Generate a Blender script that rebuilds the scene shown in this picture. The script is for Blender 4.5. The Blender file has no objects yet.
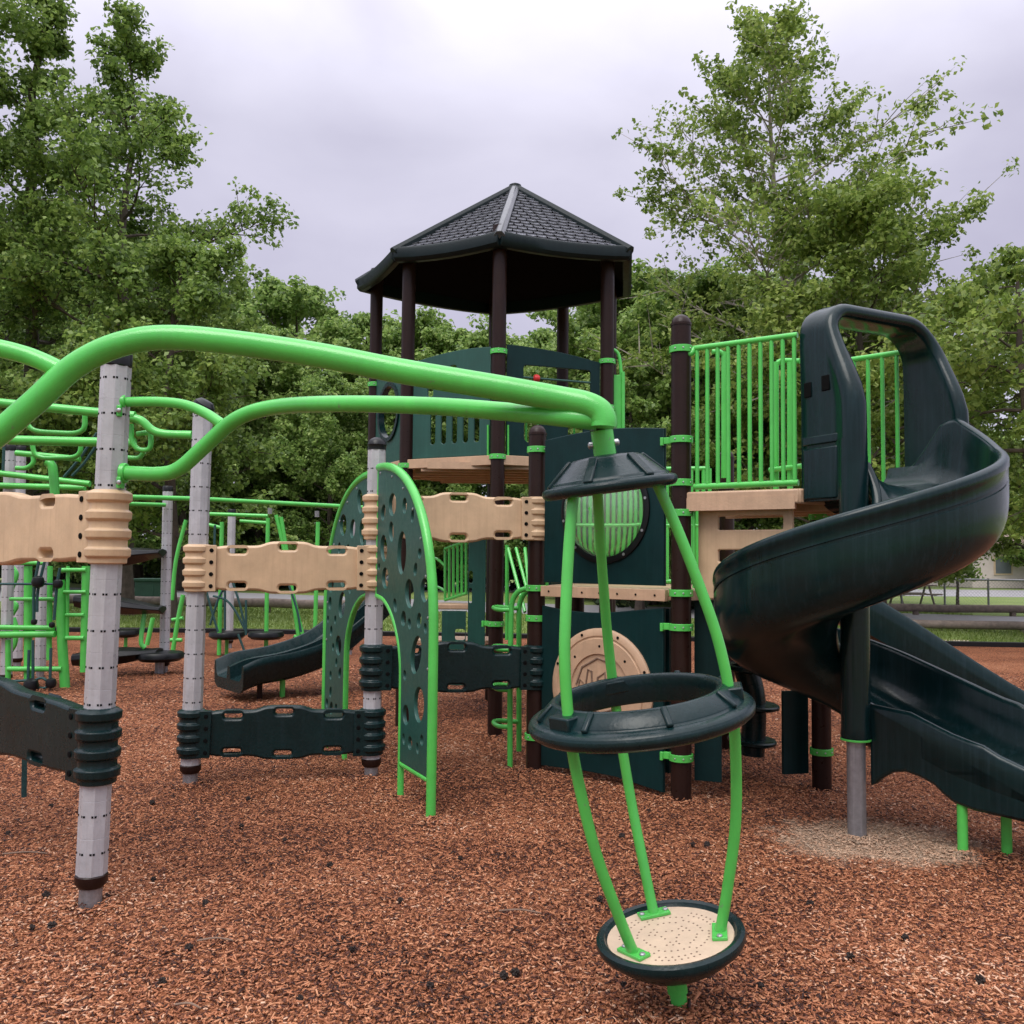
import bpy, bmesh, math, random
import numpy as np
from math import sin, cos, pi, radians
from mathutils import Vector as V, Matrix

random.seed(7)
rng = np.random.default_rng(11)
scene = bpy.context.scene
col = scene.collection

# ------------------------------------------------------------------ camera
F = 920.0
CAM = V((0, 0, 1.5))
PITCH, ROLL = radians(3.0), radians(0.55)
M3 = Matrix.Rotation(radians(90) + PITCH, 3, 'X') @ Matrix.Rotation(ROLL, 3, 'Z')
cd = bpy.data.cameras.new('camera')
cam = bpy.data.objects.new('camera', cd)
col.objects.link(cam)
cam.matrix_world = Matrix.Translation(CAM) @ M3.to_4x4()
cd.sensor_width = 36
cd.lens = 36 * F / 1024
cd.clip_start, cd.clip_end = 0.05, 3000
scene.camera = cam


def ray(px, py):
    return M3 @ V(((px - 512) / F, -(py - 512) / F, -1))


def at(px, py, Y):
    """world point seen at a pixel, on the vertical plane y = Y"""
    d = ray(px, py)
    return CAM + d * (Y / d.y)


def G(px, py, z=0.0):
    d = ray(px, py)
    return CAM + d * ((z - CAM.z) / d.z)


# ------------------------------------------------------------------ mesh builder
class MB:
    def __init__(s):
        s.v, s.f, s.m = [], [], []

    def add(s, verts, faces, mi=0):
        o = len(s.v)
        s.v += [tuple(p) for p in verts]
        s.f += [tuple(i + o for i in f) for f in faces]
        s.m += [mi] * len(faces)

    def box(s, c, size, ux=V((1, 0, 0)), uy=None, uz=V((0, 0, 1)), mi=0):
        ux = V(ux).normalized(); uz = V(uz).normalized()
        uy = uz.cross(ux).normalized() if uy is None else V(uy).normalized()
        c = V(c); a, b, d = size[0] / 2, size[1] / 2, size[2] / 2
        p = [c + ux * (x * a) + uy * (y * b) + uz * (z * d) for z in (-1, 1) for x, y in ((-1, -1), (1, -1), (1, 1), (-1, 1))]
        s.add(p, [(3, 2, 1, 0), (4, 5, 6, 7), (0, 1, 5, 4), (1, 2, 6, 5), (2, 3, 7, 6), (3, 0, 4, 7)], mi)
        return s

    def tube(s, pts, r, n=14, mi=0, cap=True):
        pts = [V(p) for p in pts]
        if not isinstance(r, (list, tuple)):
            r = [r] * len(pts)
        t0 = (pts[1] - pts[0]).normalized()
        ref = V((0, 0, 1)) if abs(t0.z) < .9 else V((1, 0, 0))
        nrm = t0.cross(ref).normalized()
        vs, prev = [], t0
        for i, p in enumerate(pts):
            a = pts[max(i - 1, 0)]; b = pts[min(i + 1, len(pts) - 1)]
            t = (b - a).normalized()
            ax = prev.cross(t)
            if ax.length > 1e-6:
                nrm = Matrix.Rotation(prev.angle(t), 3, ax.normalized()) @ nrm
            nrm = (nrm - t * nrm.dot(t)).normalized()
            bi = t.cross(nrm)
            vs += [p + (nrm * cos(2 * pi * k / n) + bi * sin(2 * pi * k / n)) * r[i] for k in range(n)]
            prev = t
        fs = []
        for i in range(len(pts) - 1):
            for k in range(n):
                k2 = (k + 1) % n
                fs.append((i * n + k, i * n + k2, (i + 1) * n + k2, (i + 1) * n + k))
        if cap:
            fs.append(tuple(range(n))[::-1]); fs.append(tuple((len(pts) - 1) * n + k for k in range(n)))
        s.add(vs, fs, mi)
        return s

    def lathe(s, prof, o, ax=V((0, 0, 1)), n=32, mi=0, loop=False, cap=True, phase=0.0, e1=None):
        o, ax = V(o), V(ax).normalized()
        if e1 is None:
            e1 = V((1, 0, 0)) - ax * ax.x
            if e1.length < .1:
                e1 = V((0, 1, 0)) - ax * ax.y
        e1 = e1.normalized(); e2 = ax.cross(e1)
        vs = []
        for r, z in prof:
            r = max(r, 1e-4)
            vs += [o + ax * z + (e1 * cos(2 * pi * k / n + phase) + e2 * sin(2 * pi * k / n + phase)) * r for k in range(n)]
        L = len(prof); fs = []
        for i in range(L if loop else L - 1):
            j = (i + 1) % L
            for k in range(n):
                k2 = (k + 1) % n
                fs.append((i * n + k, i * n + k2, j * n + k2, j * n + k))
        if cap and not loop:
            fs.append(tuple(range(n))[::-1]); fs.append(tuple((L - 1) * n + k for k in range(n)))
        s.add(vs, fs, mi)
        return s

    def loft(s, rings, mi=0, cap=True):
        n = len(rings[0]); vs = [p for r in rings for p in r]; fs = []
        for i in range(len(rings) - 1):
            for k in range(n):
                k2 = (k + 1) % n
                fs.append((i * n + k, i * n + k2, (i + 1) * n + k2, (i + 1) * n + k))
        if cap:
            fs.append(tuple(range(n))[::-1]); fs.append(tuple((len(rings) - 1) * n + k for k in range(n)))
        s.add(vs, fs, mi)
        return s

    def panel(s, outer, holes, th, o, ux, uz, bev=.004, mi=0):
        """sheet with holes; outline given in (along ux, along uz) metres"""
        cu = bpy.data.curves.new('c', 'CURVE'); cu.dimensions = '2D'; cu.fill_mode = 'BOTH'
        cu.extrude = th / 2 - bev; cu.bevel_depth = bev; cu.bevel_resolution = 1; cu.offset = -bev
        for ring in [outer] + list(holes):
            sp = cu.splines.new('POLY'); sp.points.add(len(ring) - 1)
            for q, (x, y) in zip(sp.points, ring):
                q.co = (x, y, 0, 1)
            sp.use_cyclic_u = True
        ob = bpy.data.objects.new('c', cu); col.objects.link(ob)
        dg = bpy.context.evaluated_depsgraph_get(); dg.update()
        me = bpy.data.meshes.new_from_object(ob.evaluated_get(dg))
        o = V(o); ux = V(ux).normalized(); uz = V(uz).normalized(); un = ux.cross(uz)
        s.add([o + ux * p.co.x + uz * p.co.y + un * p.co.z for p in me.vertices], [tuple(f.vertices) for f in me.polygons], mi)
        bpy.data.objects.remove(ob); bpy.data.curves.remove(cu); bpy.data.meshes.remove(me)
        return s

    def build(s, name, mats, parent=None, bevel=0.0, ang=38, weld=False):
        base = V((0, 0, 0)); q = parent
        while q is not None:
            base += q.location; q = q.parent
        me = bpy.data.meshes.new(name)
        me.from_pydata([(x - base.x, y - base.y, z - base.z) for x, y, z in s.v], [], s.f)
        for m in (mats if isinstance(mats, (list, tuple)) else [mats]):
            me.materials.append(m)
        me.polygons.foreach_set('material_index', s.m)
        me.validate()
        bm = bmesh.new(); bm.from_mesh(me)
        if weld:
            bmesh.ops.remove_doubles(bm, verts=bm.verts, dist=1e-5)
        bmesh.ops.recalc_face_normals(bm, faces=bm.faces)
        bm.to_mesh(me); bm.free()
        me.polygons.foreach_set('use_smooth', [True] * len(me.polygons))
        me.set_sharp_from_angle(angle=radians(ang))
        ob = bpy.data.objects.new(name, me); col.objects.link(ob)
        ob.parent = parent
        if bevel:
            b = ob.modifiers.new('bevel', 'BEVEL'); b.width = bevel; b.segments = 2; b.limit_method = 'ANGLE'; b.angle_limit = radians(40)
        return ob


def smooth(pts, k=8):
    pts = [V(p) for p in pts]
    P = [pts[0] * 2 - pts[1]] + pts + [pts[-1] * 2 - pts[-2]]
    out = []
    for i in range(1, len(P) - 2):
        a, b, c, d = P[i - 1], P[i], P[i + 1], P[i + 2]
        for j in range(k):
            t = j / k
            out.append(.5 * ((2 * b) + (c - a) * t + (2 * a - 5 * b + 4 * c - d) * t * t + (3 * b - a - 3 * c + d) * t ** 3))
    out.append(pts[-1])
    return out


def ell(cx, cy, rx, ry, rot=0, n=20):
    c, s_ = cos(rot), sin(rot)
    return [(cx + rx * cos(2 * pi * k / n) * c - ry * sin(2 * pi * k / n) * s_, cy + rx * cos(2 * pi * k / n) * s_ + ry * sin(2 * pi * k / n) * c) for k in range(n)]


def rrect(cx, cy, w, h, r, n=4):
    r = min(r, w / 2, h / 2); o = []
    for qx, qy, a0 in ((1, 1, 0), (-1, 1, 90), (-1, -1, 180), (1, -1, 270)):
        for k in range(n + 1):
            a = radians(a0 + 90 * k / n)
            o.append((cx + qx * (w / 2 - r) + r * cos(a), cy + qy * (h / 2 - r) + r * sin(a)))
    return o


def root(name, label, cat, loc=(0, 0, 0), group=None):
    o = bpy.data.objects.new(name, None); col.objects.link(o)
    o.location = loc; o.empty_display_size = .1
    o['label'] = label; o['category'] = cat
    if group: o['group'] = group
    return o


def tag(o, label=None, cat=None, group=None, kind=None):
    for k, x in (('label', label), ('category', cat), ('group', group), ('kind', kind)):
        if x: o[k] = x
    return o


# ------------------------------------------------------------------ materials
def nodes(name):
    m = bpy.data.materials.new(name); m.use_nodes = True
    nt = m.node_tree; b = nt.nodes['Principled BSDF']
    return m, nt, b


def N(nt, t, **kw):
    n = nt.nodes.new(t)
    for k, x in kw.items():
        if k in n.inputs: n.inputs[k].default_value = x
        else: setattr(n, k, x)
    return n


def ramp(nt, stops):
    r = nt.nodes.new('ShaderNodeValToRGB'); e = r.color_ramp.elements
    while len(e) < len(stops): e.new(.5)
    for q, (p, c) in zip(e, stops):
        q.position = p; q.color = (*c, 1) if len(c) == 3 else c
    return r


def pm(name, c, rough=.45, var=.12, vs=6.0, bump=.0, bs=120.0, streak=0.0, metal=0.0, rvar=.15, spec=.5, dirt_glint=None, chip=0.0):
    """painted / moulded surface: uneven colour, uneven gloss, slight texture, vertical weathering streaks, with wet glints painted in on dark plastic"""
    m, nt, b = nodes(name); L = nt.links.new
    tc = N(nt, 'ShaderNodeTexCoord')
    n1 = N(nt, 'ShaderNodeTexNoise', Scale=vs, Detail=5.0, Roughness=.65); L(tc.outputs['Object'], n1.inputs['Vector'])
    lo = tuple(x * (1 - var) for x in c); hi = tuple(min(1, x * (1 + var)) for x in c)
    r = ramp(nt, [(.3, lo), (.7, hi)]); L(n1.outputs['Fac'], r.inputs['Fac'])
    out = r.outputs['Color']
    if streak:
        mp = N(nt, 'ShaderNodeMapping'); mp.inputs['Scale'].default_value = (38, 38, 1.6); L(tc.outputs['Object'], mp.inputs['Vector'])
        n2 = N(nt, 'ShaderNodeTexNoise', Scale=1.0, Detail=4.0, Roughness=.7); L(mp.outputs[0], n2.inputs['Vector'])
        r2 = ramp(nt, [(.48, (0, 0, 0)), (.70, (1, 1, 1))]); L(n2.outputs['Fac'], r2.inputs['Fac'])
        mx = N(nt, 'ShaderNodeMix', data_type='RGBA'); mul = N(nt, 'ShaderNodeMath', operation='MULTIPLY'); mul.inputs[1].default_value = streak
        L(r2.outputs['Color'], mul.inputs[0]); L(mul.outputs[0], mx.inputs['Factor']); L(out, mx.inputs['A'])
        d = dirt_glint or tuple(min(1, x * 2.2 + .03) for x in c)
        mx.inputs['B'].default_value = (*d, 1); out = mx.outputs['Result']
    if chip:
        n5 = N(nt, 'ShaderNodeTexNoise', Scale=34.0, Detail=4.0, Roughness=.7); L(tc.outputs['Object'], n5.inputs['Vector'])
        r5 = ramp(nt, [(.66, (0, 0, 0)), (.70, (1, 1, 1))]); L(n5.outputs['Fac'], r5.inputs['Fac'])
        m5 = N(nt, 'ShaderNodeMath', operation='MULTIPLY'); m5.inputs[1].default_value = chip; L(r5.outputs['Color'], m5.inputs[0])
        x5 = N(nt, 'ShaderNodeMix', data_type='RGBA'); L(m5.outputs[0], x5.inputs['Factor']); L(out, x5.inputs['A']); x5.inputs['B'].default_value = (.16, .22, .15, 1); out = x5.outputs['Result']
    L(out, b.inputs['Base Color'])
    n3 = N(nt, 'ShaderNodeTexNoise', Scale=vs * 5, Detail=3.0); L(tc.outputs['Object'], n3.inputs['Vector'])
    mr = N(nt, 'ShaderNodeMapRange'); mr.inputs['To Min'].default_value = max(.05, rough - rvar); mr.inputs['To Max'].default_value = rough + rvar
    L(n3.outputs['Fac'], mr.inputs['Value']); L(mr.outputs[0], b.inputs['Roughness'])
    b.inputs['Metallic'].default_value = metal; b.inputs['Specular IOR Level'].default_value = spec
    if bump:
        n4 = N(nt, 'ShaderNodeTexNoise', Scale=bs, Detail=2.0); L(tc.outputs['Object'], n4.inputs['Vector'])
        bp = N(nt, 'ShaderNodeBump', Strength=bump, Distance=.004); L(n4.outputs['Fac'], bp.inputs['Height']); L(bp.outputs[0], b.inputs['Normal'])
    return m


GREEN = pm('lime_green_paint', (.088, .51, .088), .20, .12, 4, .16, 220, .14, dirt_glint=(.10, .27, .085), rvar=.14, chip=.55)
TEAL = pm('dark_teal_moulded_plastic', (.003, .0165, .0172), .28, .25, 4, .25, 60, .40, dirt_glint=(.012, .027, .032), rvar=.12, spec=.30)  # paler streaks: rain wear plus painted wet glints
SLIDE = pm('dark_teal_slide_plastic', (.0025, .0155, .0162), .21, .25, 3, .12, 40, .5, dirt_glint=(.012, .030, .036), rvar=.10, spec=.30)  # streak colour holds both rain wear and the wet plastic's glints
HDPE = pm('teal_sheet_plastic', (.009, .066, .050), .45, .12, 6, .2, 150, .12)
HDPED = pm('deep_teal_sheet_plastic', (.003, .022, .0225), .40, .18, 5, .15, 150, .30, dirt_glint=(.010, .035, .04), spec=.2)
BROWN = pm('dark_brown_post_paint', (.020, .009, .007), .33, .15, 8, .08, 120, .10, dirt_glint=(.045, .03, .03), spec=.22)
TAN = pm('tan_moulded_plastic', (.56, .39, .235), .42, .14, 5, .14, 70, .32, dirt_glint=(.40, .255, .15))
DECK = pm('tan_coated_deck', (.50, .33, .21), .5, .12, 9, .3, 90, .2, dirt_glint=(.3, .2, .13))
PALE = pm('pale_perforated_deck', (.62, .47, .33), .55, .1, 12, .2, 150)
GREY = pm('grey_octagonal_post', (.42, .42, .435), .32, .14, 7, .2, 60, .45, dirt_glint=(.30, .28, .28), rvar=.18)
STEEL = pm('galvanised_steel', (.26, .26, .27), .42, .2, 20, .2, 90, .2, metal=.55)
BLACK = pm('black_plastic', (.006, .007, .008), .35, .2, 8, .2, 80, spec=.3)
BOLT = pm('bolt_steel', (.45, .45, .46), .35, .1, 20, metal=.8)
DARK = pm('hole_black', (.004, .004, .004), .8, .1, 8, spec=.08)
ROPE = pm('dark_green_rope', (.012, .06, .058), .7, .3, 60, .6, 200)
RED = pm('red_bead_plastic', (.55, .03, .03), .35, .1, 8)
BARK = pm('tree_bark', (.085, .065, .052), .9, .35, 5, .9, 25)
PBARK = pm('pale_mottled_bark', (.32, .28, .24), .85, .35, 3, .7, 20)
WOOD = pm('weathered_timber', (.21, .165, .135), .8, .3, 8, .6, 40)
DRYWOOD = pm('grey_twig_wood', (.20, .13, .09), .85, .3, 30, .4, 90)
SEED = pm('seed_ball_husk', (.018, .011, .008), .85, .3, 90)
CABINET = pm('green_cabinet_paint', (.04, .12, .07), .5, .15, 4)
HOUSE = pm('pale_pink_siding', (.62, .54, .50), .7, .1, 2, .3, 10)
ROOFT = pm('tan_house_roof', (.42, .30, .25), .8, .2, 5)
GLASSD = pm('house_window_glass', (.16, .18, .20), .1, .1, 3)
SHINGLE = pm('grey_blue_roof_shingle', (.17, .175, .20), .20, .3, 14, .3, 60)
RIDGE = pm('sky_sheen_ridge', (.05, .055, .062), .2, .2, 6, .2, 60, .3)  # front ridge only: sky reflection painted in as a paler grey than the trim
TRIM = pm('dark_green_roof_trim', (.003, .009, .010), .4, .2, 5, .15, 60, .2, spec=.18, dirt_glint=(.012, .024, .026))


def glass_mat():
    m, nt, b = nodes('clear_window_bubble')
    b.inputs['Base Color'].default_value = (.72, .92, .72, 1); b.inputs['Roughness'].default_value = .02
    b.inputs['Transmission Weight'].default_value = .87; b.inputs['IOR'].default_value = 1.42
    return m


GLASS = glass_mat()


def leaf_mat(name, a, b_, c, sc=.35):
    m, nt, b = nodes(name); L = nt.links.new
    nt.nodes.remove(b); out = nt.nodes['Material Output']
    g = N(nt, 'ShaderNodeNewGeometry'); tc = N(nt, 'ShaderNodeTexCoord')
    n1 = N(nt, 'ShaderNodeTexNoise', Scale=sc, Detail=3.0); L(tc.outputs['Object'], n1.inputs['Vector'])
    ad = N(nt, 'ShaderNodeMath', operation='MULTIPLY_ADD'); ad.inputs[1].default_value = .5
    L(g.outputs['Random Per Island'], ad.inputs[0])
    ml = N(nt, 'ShaderNodeMath', operation='MULTIPLY'); ml.inputs[1].default_value = .55; L(n1.outputs['Fac'], ml.inputs[0]); L(ml.outputs[0], ad.inputs[2])
    r = ramp(nt, [(.2, a), (.5, b_), (.85, c)]); L(ad.outputs[0], r.inputs['Fac'])
    d = N(nt, 'ShaderNodeBsdfPrincipled'); d.inputs['Roughness'].default_value = .4; d.inputs['Specular IOR Level'].default_value = .35; L(r.outputs['Color'], d.inputs['Base Color'])
    t = N(nt, 'ShaderNodeBsdfTranslucent'); L(r.outputs['Color'], t.inputs['Color'])
    mx = N(nt, 'ShaderNodeMixShader'); mx.inputs[0].default_value = .48
    L(d.outputs[0], mx.inputs[1]); L(t.outputs[0], mx.inputs[2]); L(mx.outputs[0], out.inputs['Surface'])
    return m


LEAF_A = leaf_mat('sweetgum_leaf', (.062, .115, .028), (.18, .285, .06), (.38, .50, .13))
LEAF_B = leaf_mat('wood_leaf', (.075, .145, .036), (.23, .36, .085), (.48, .60, .20))
LEAF_C = leaf_mat('sycamore_leaf', (.08, .14, .028), (.20, .29, .055), (.40, .48, .13))
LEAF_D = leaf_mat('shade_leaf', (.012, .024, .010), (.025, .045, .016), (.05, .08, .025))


def chip_palette(nt):
    return ramp(nt, [(0, (.020, .008, .006)), (.24, (.095, .032, .020)), (.45, (.30, .108, .049)), (.76, (.46, .182, .086)), (.94, (.56, .27, .14)), (1, (.66, .42, .28))])


PATCH = G(862, 842)


def patch_mask(nt):
    """pale worn ring of trodden chips round the slide pole (position on the ground)"""
    L = nt.links.new
    g = N(nt, 'ShaderNodeNewGeometry')
    s = N(nt, 'ShaderNodeVectorMath', operation='SUBTRACT'); s.inputs[1].default_value = (PATCH.x + .05, PATCH.y - .05, 0); L(g.outputs['Position'], s.inputs[0])
    mp = N(nt, 'ShaderNodeVectorMath', operation='MULTIPLY'); mp.inputs[1].default_value = (1, 1.25, 0); L(s.outputs[0], mp.inputs[0])
    ln = N(nt, 'ShaderNodeVectorMath', operation='LENGTH'); L(mp.outputs[0], ln.inputs[0])
    n = N(nt, 'ShaderNodeTexNoise', Scale=7.0, Detail=6.0, Roughness=.7); L(g.outputs['Position'], n.inputs['Vector'])
    a = N(nt, 'ShaderNodeMath', operation='MULTIPLY_ADD'); a.inputs[1].default_value = -.95; L(n.outputs['Fac'], a.inputs[0]); L(ln.outputs['Value'], a.inputs[2])
    mr = N(nt, 'ShaderNodeMapRange'); mr.inputs['From Min'].default_value = .14; mr.inputs['From Max'].default_value = -.10
    mr.inputs['To Min'].default_value = 0; mr.inputs['To Max'].default_value = .62
    L(a.outputs[0], mr.inputs['Value'])
    return mr.outputs[0]


def mulch_mat():
    m, nt, b = nodes('wood_chip_bed'); L = nt.links.new
    g = N(nt, 'ShaderNodeNewGeometry')
    nz = N(nt, 'ShaderNodeTexNoise', Scale=14.0, Detail=2.0); L(g.outputs['Position'], nz.inputs['Vector'])
    mv = N(nt, 'ShaderNodeMix', data_type='RGBA'); mv.inputs['Factor'].default_value = .04; L(g.outputs['Position'], mv.inputs['A']); L(nz.outputs['Color'], mv.inputs['B'])
    hs = []
    cols = []
    for rot, sc in ((.4, (130, 55, 1)), (1.9, (120, 50, 1)), (2.7, (160, 70, 1))):
        mp = N(nt, 'ShaderNodeMapping'); mp.inputs['Rotation'].default_value = (0, 0, rot); mp.inputs['Scale'].default_value = sc
        L(mv.outputs['Result'], mp.inputs['Vector'])
        vo = N(nt, 'ShaderNodeTexVoronoi', Scale=1.0); L(mp.outputs[0], vo.inputs['Vector'])
        sp = N(nt, 'ShaderNodeSeparateColor'); L(vo.outputs['Color'], sp.inputs[0]); cols.append(sp.outputs[0]); hs.append((vo.outputs['Distance'], sp.outputs[1]))
    sel = N(nt, 'ShaderNodeTexNoise', Scale=32.0, Detail=1.0); L(g.outputs['Position'], sel.inputs['Vector'])
    st = N(nt, 'ShaderNodeMath', operation='GREATER_THAN'); st.inputs[1].default_value = .5; L(sel.outputs['Fac'], st.inputs[0])
    mx = N(nt, 'ShaderNodeMix'); L(st.outputs[0], mx.inputs['Factor']); L(cols[0], mx.inputs['A']); L(cols[1], mx.inputs['B'])
    av = N(nt, 'ShaderNodeMix'); av.inputs['Factor'].default_value = .3; L(mx.outputs['Result'], av.inputs['A']); L(cols[2], av.inputs['B'])
    big = N(nt, 'ShaderNodeTexNoise', Scale=.9, Detail=4.0); L(g.outputs['Position'], big.inputs['Vector'])
    a2 = N(nt, 'ShaderNodeMath', operation='MULTIPLY_ADD'); a2.inputs[1].default_value = .8; L(big.outputs['Fac'], a2.inputs[0])
    s2 = N(nt, 'ShaderNodeMath', operation='SUBTRACT'); s2.inputs[1].default_value = .43; L(av.outputs['Result'], s2.inputs[0]); L(s2.outputs[0], a2.inputs[2])
    r = chip_palette(nt); L(a2.outputs[0], r.inputs['Fac'])
    pmx = N(nt, 'ShaderNodeMix', data_type='RGBA'); L(patch_mask(nt), pmx.inputs['Factor']); L(r.outputs['Color'], pmx.inputs['A']); pmx.inputs['B'].default_value = (.58, .44, .31, 1)
    L(pmx.outputs['Result'], b.inputs['Base Color']); b.inputs['Roughness'].default_value = .8; b.inputs['Specular IOR Level'].default_value = .15
    hh = N(nt, 'ShaderNodeMath', operation='SUBTRACT'); L(hs[0][1], hh.inputs[0]); L(hs[0][0], hh.inputs[1])
    h2 = N(nt, 'ShaderNodeMath', operation='ADD'); L(hh.outputs[0], h2.inputs[0]); L(hs[1][1], h2.inputs[1])
    bp = N(nt, 'ShaderNodeBump', Strength=.9, Distance=.02); L(h2.outputs[0], bp.inputs['Height']); L(bp.outputs[0], b.inputs['Normal'])
    return m


def chip_mat():
    m, nt, b = nodes('loose_wood_chip'); L = nt.links.new
    g = N(nt, 'ShaderNodeNewGeometry')
    big = N(nt, 'ShaderNodeTexNoise', Scale=.9, Detail=4.0); L(g.outputs['Position'], big.inputs['Vector'])
    a2 = N(nt, 'ShaderNodeMath', operation='MULTIPLY_ADD'); a2.inputs[1].default_value = .8; L(big.outputs['Fac'], a2.inputs[0])
    s2 = N(nt, 'ShaderNodeMath', operation='SUBTRACT'); s2.inputs[1].default_value = .42; L(g.outputs['Random Per Island'], s2.inputs[0]); L(s2.outputs[0], a2.inputs[2])
    r = chip_palette(nt); L(a2.outputs[0], r.inputs['Fac'])
    pmx = N(nt, 'ShaderNodeMix', data_type='RGBA'); L(patch_mask(nt), pmx.inputs['Factor']); L(r.outputs['Color'], pmx.inputs['A']); pmx.inputs['B'].default_value = (.58, .44, .31, 1)
    L(pmx.outputs['Result'], b.inputs['Base Color']); b.inputs['Roughness'].default_value = .6; b.inputs['Specular IOR Level'].default_value = .3
    return m


def grass_mat(name, a, b_, c):
    m, nt, b = nodes(name); L = nt.links.new
    g = N(nt, 'ShaderNodeNewGeometry')
    n1 = N(nt, 'ShaderNodeTexNoise', Scale=.35, Detail=8.0, Roughness=.75); L(g.outputs['Position'], n1.inputs['Vector'])
    r = ramp(nt, [(.3, a), (.5, b_), (.7, c)]); L(n1.outputs['Fac'], r.inputs['Fac']); L(r.outputs['Color'], b.inputs['Base Color'])
    b.inputs['Roughness'].default_value = .9
    n2 = N(nt, 'ShaderNodeTexNoise', Scale=30.0, Detail=4.0); L(g.outputs['Position'], n2.inputs['Vector'])
    bp = N(nt, 'ShaderNodeBump', Strength=.8, Distance=.05); L(n2.outputs['Fac'], bp.inputs['Height']); L(bp.outputs[0], b.inputs['Normal'])
    return m


MULCH, CHIP = mulch_mat(), chip_mat()
GRASS = grass_mat('lawn_grass', (.10, .155, .032), (.16, .225, .048), (.24, .29, .09))
BLADE = leaf_mat('grass_blade', (.10, .16, .032), (.17, .245, .048), (.28, .33, .10), .8)
ROADM = pm('wet_grey_asphalt', (.30, .29, .30), .45, .12, 3, .4, 60)
PADM = pm('pale_concrete_pad', (.50, .40, .33), .7, .15, 4, .3, 50)

# ------------------------------------------------------------------ sky and sun
w = bpy.data.worlds.new('World'); scene.world = w; w.use_nodes = True
nt = w.node_tree; L = nt.links.new; bg = nt.nodes['Background']
SUN_EL, SUN_AZ = radians(58), radians(205)
sky = N(nt, 'ShaderNodeTexSky'); sky.sky_type = 'NISHITA'; sky.sun_disc = False; sky.sun_elevation = SUN_EL; sky.sun_rotation = SUN_AZ
tc = N(nt, 'ShaderNodeTexCoord'); sx = N(nt, 'ShaderNodeSeparateXYZ'); L(tc.outputs['Generated'], sx.inputs[0])
up = N(nt, 'ShaderNodeMapRange'); up.inputs['From Min'].default_value = 0; up.inputs['From Max'].default_value = 1
L(sx.outputs['Z'], up.inputs['Value'])
gr = ramp(nt, [(0, (3.8, 3.65, 4.5)), (.25, (3.9, 3.72, 4.62)), (.42, (4.35, 4.2, 5.1)), (.6, (8.2, 8.0, 9.2)), (1, (17.5, 17.2, 18.4))]); L(up.outputs[0], gr.inputs['Fac'])
mp = N(nt, 'ShaderNodeMapping'); mp.inputs['Scale'].default_value = (1.6, 1.6, 2.6); L(tc.outputs['Generated'], mp.inputs['Vector'])
cn = N(nt, 'ShaderNodeTexNoise', Scale=1.7, Detail=6.0, Roughness=.5, Distortion=.3); L(mp.outputs[0], cn.inputs['Vector'])
cr = ramp(nt, [(.34, (.85, .84, .87)), (.5, (1, 1, 1)), (.66, (1.13, 1.13, 1.11))]); L(cn.outputs['Fac'], cr.inputs['Fac'])
ml = N(nt, 'ShaderNodeMix', data_type='RGBA', blend_type='MULTIPLY'); ml.inputs['Factor'].default_value = 1
L(gr.outputs['Color'], ml.inputs['A']); L(cr.outputs['Color'], ml.inputs['B'])
mx = N(nt, 'ShaderNodeMix', data_type='RGBA'); mx.inputs['Factor'].default_value = .93; L(sky.outputs[0], mx.inputs['A']); L(ml.outputs['Result'], mx.inputs['B'])
L(mx.outputs['Result'], bg.inputs['Color']); bg.inputs['Strength'].default_value = .125
sl = bpy.data.lights.new('sun', 'SUN'); sl.energy = 1.5; sl.angle = radians(35); sl.color = (1, .96, .9)
so = bpy.data.objects.new('sun', sl); col.objects.link(so)
sd = V((sin(SUN_AZ) * cos(SUN_EL), cos(SUN_AZ) * cos(SUN_EL), sin(SUN_EL)))
so.rotation_euler = sd.to_track_quat('Z', 'Y').to_euler(); so.location = (0, 0, 20)
scene.view_settings.view_transform = 'Standard'; scene.view_settings.look = 'None'
scene.view_settings.exposure = 0.38; scene.view_settings.gamma = 1
scene.cycles.max_bounces = 8; scene.cycles.transparent_max_bounces = 8
scene.cycles.use_denoising = True

# ------------------------------------------------------------------ posts
def clamp_mb(p, z, r, lug=None):
    mb = MB()
    mb.lathe([(r + .002, -.022), (r + .013, -.022), (r + .013, .022), (r + .002, .022)], (p.x, p.y, z), n=24, loop=True)
    for a in ([lug] if lug is not None else []) + []:
        d = V((cos(a), sin(a), 0))
        mb.box((p.x + d.x * (r + .035), p.y + d.y * (r + .035), z), (.055, .03, .042), ux=d)
        mb.box((p.x + d.x * (r + .06), p.y + d.y * (r + .06), z - .005), (.02, .05, .052), ux=d)
    for k in range(3):
        a = -pi / 2 + (k - 1) * .7
        mb.lathe([(.006, 0), (.006, .004)], (p.x + cos(a) * (r + .013), p.y + sin(a) * (r + .013), z), ax=V((cos(a), sin(a), 0)), n=8, mi=1)
    return mb


def brown_post(parent, p, ztop, clamps=(), r=.0635, cap=True):
    mb = MB()
    prof = [(r, -.1), (r, ztop - .06)]
    if cap:
        prof += [(r + .004, ztop - .06), (r + .004, ztop - .045)]
        prof += [(r * cos(a), ztop - .045 + .06 * sin(a)) for a in (0, .4, .8, 1.2, 1.5)]
    else:
        prof += [(r, ztop)]
    mb.lathe(prof, (p.x, p.y, 0), n=24)
    po = mb.build('post', BROWN, parent)
    for c in clamps:
        z, lug = (c if isinstance(c, tuple) else (c, None))
        clamp_mb(p, z, r, lug).build('clamp', [GREEN, BOLT], po, bevel=.003)
    return po


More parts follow.
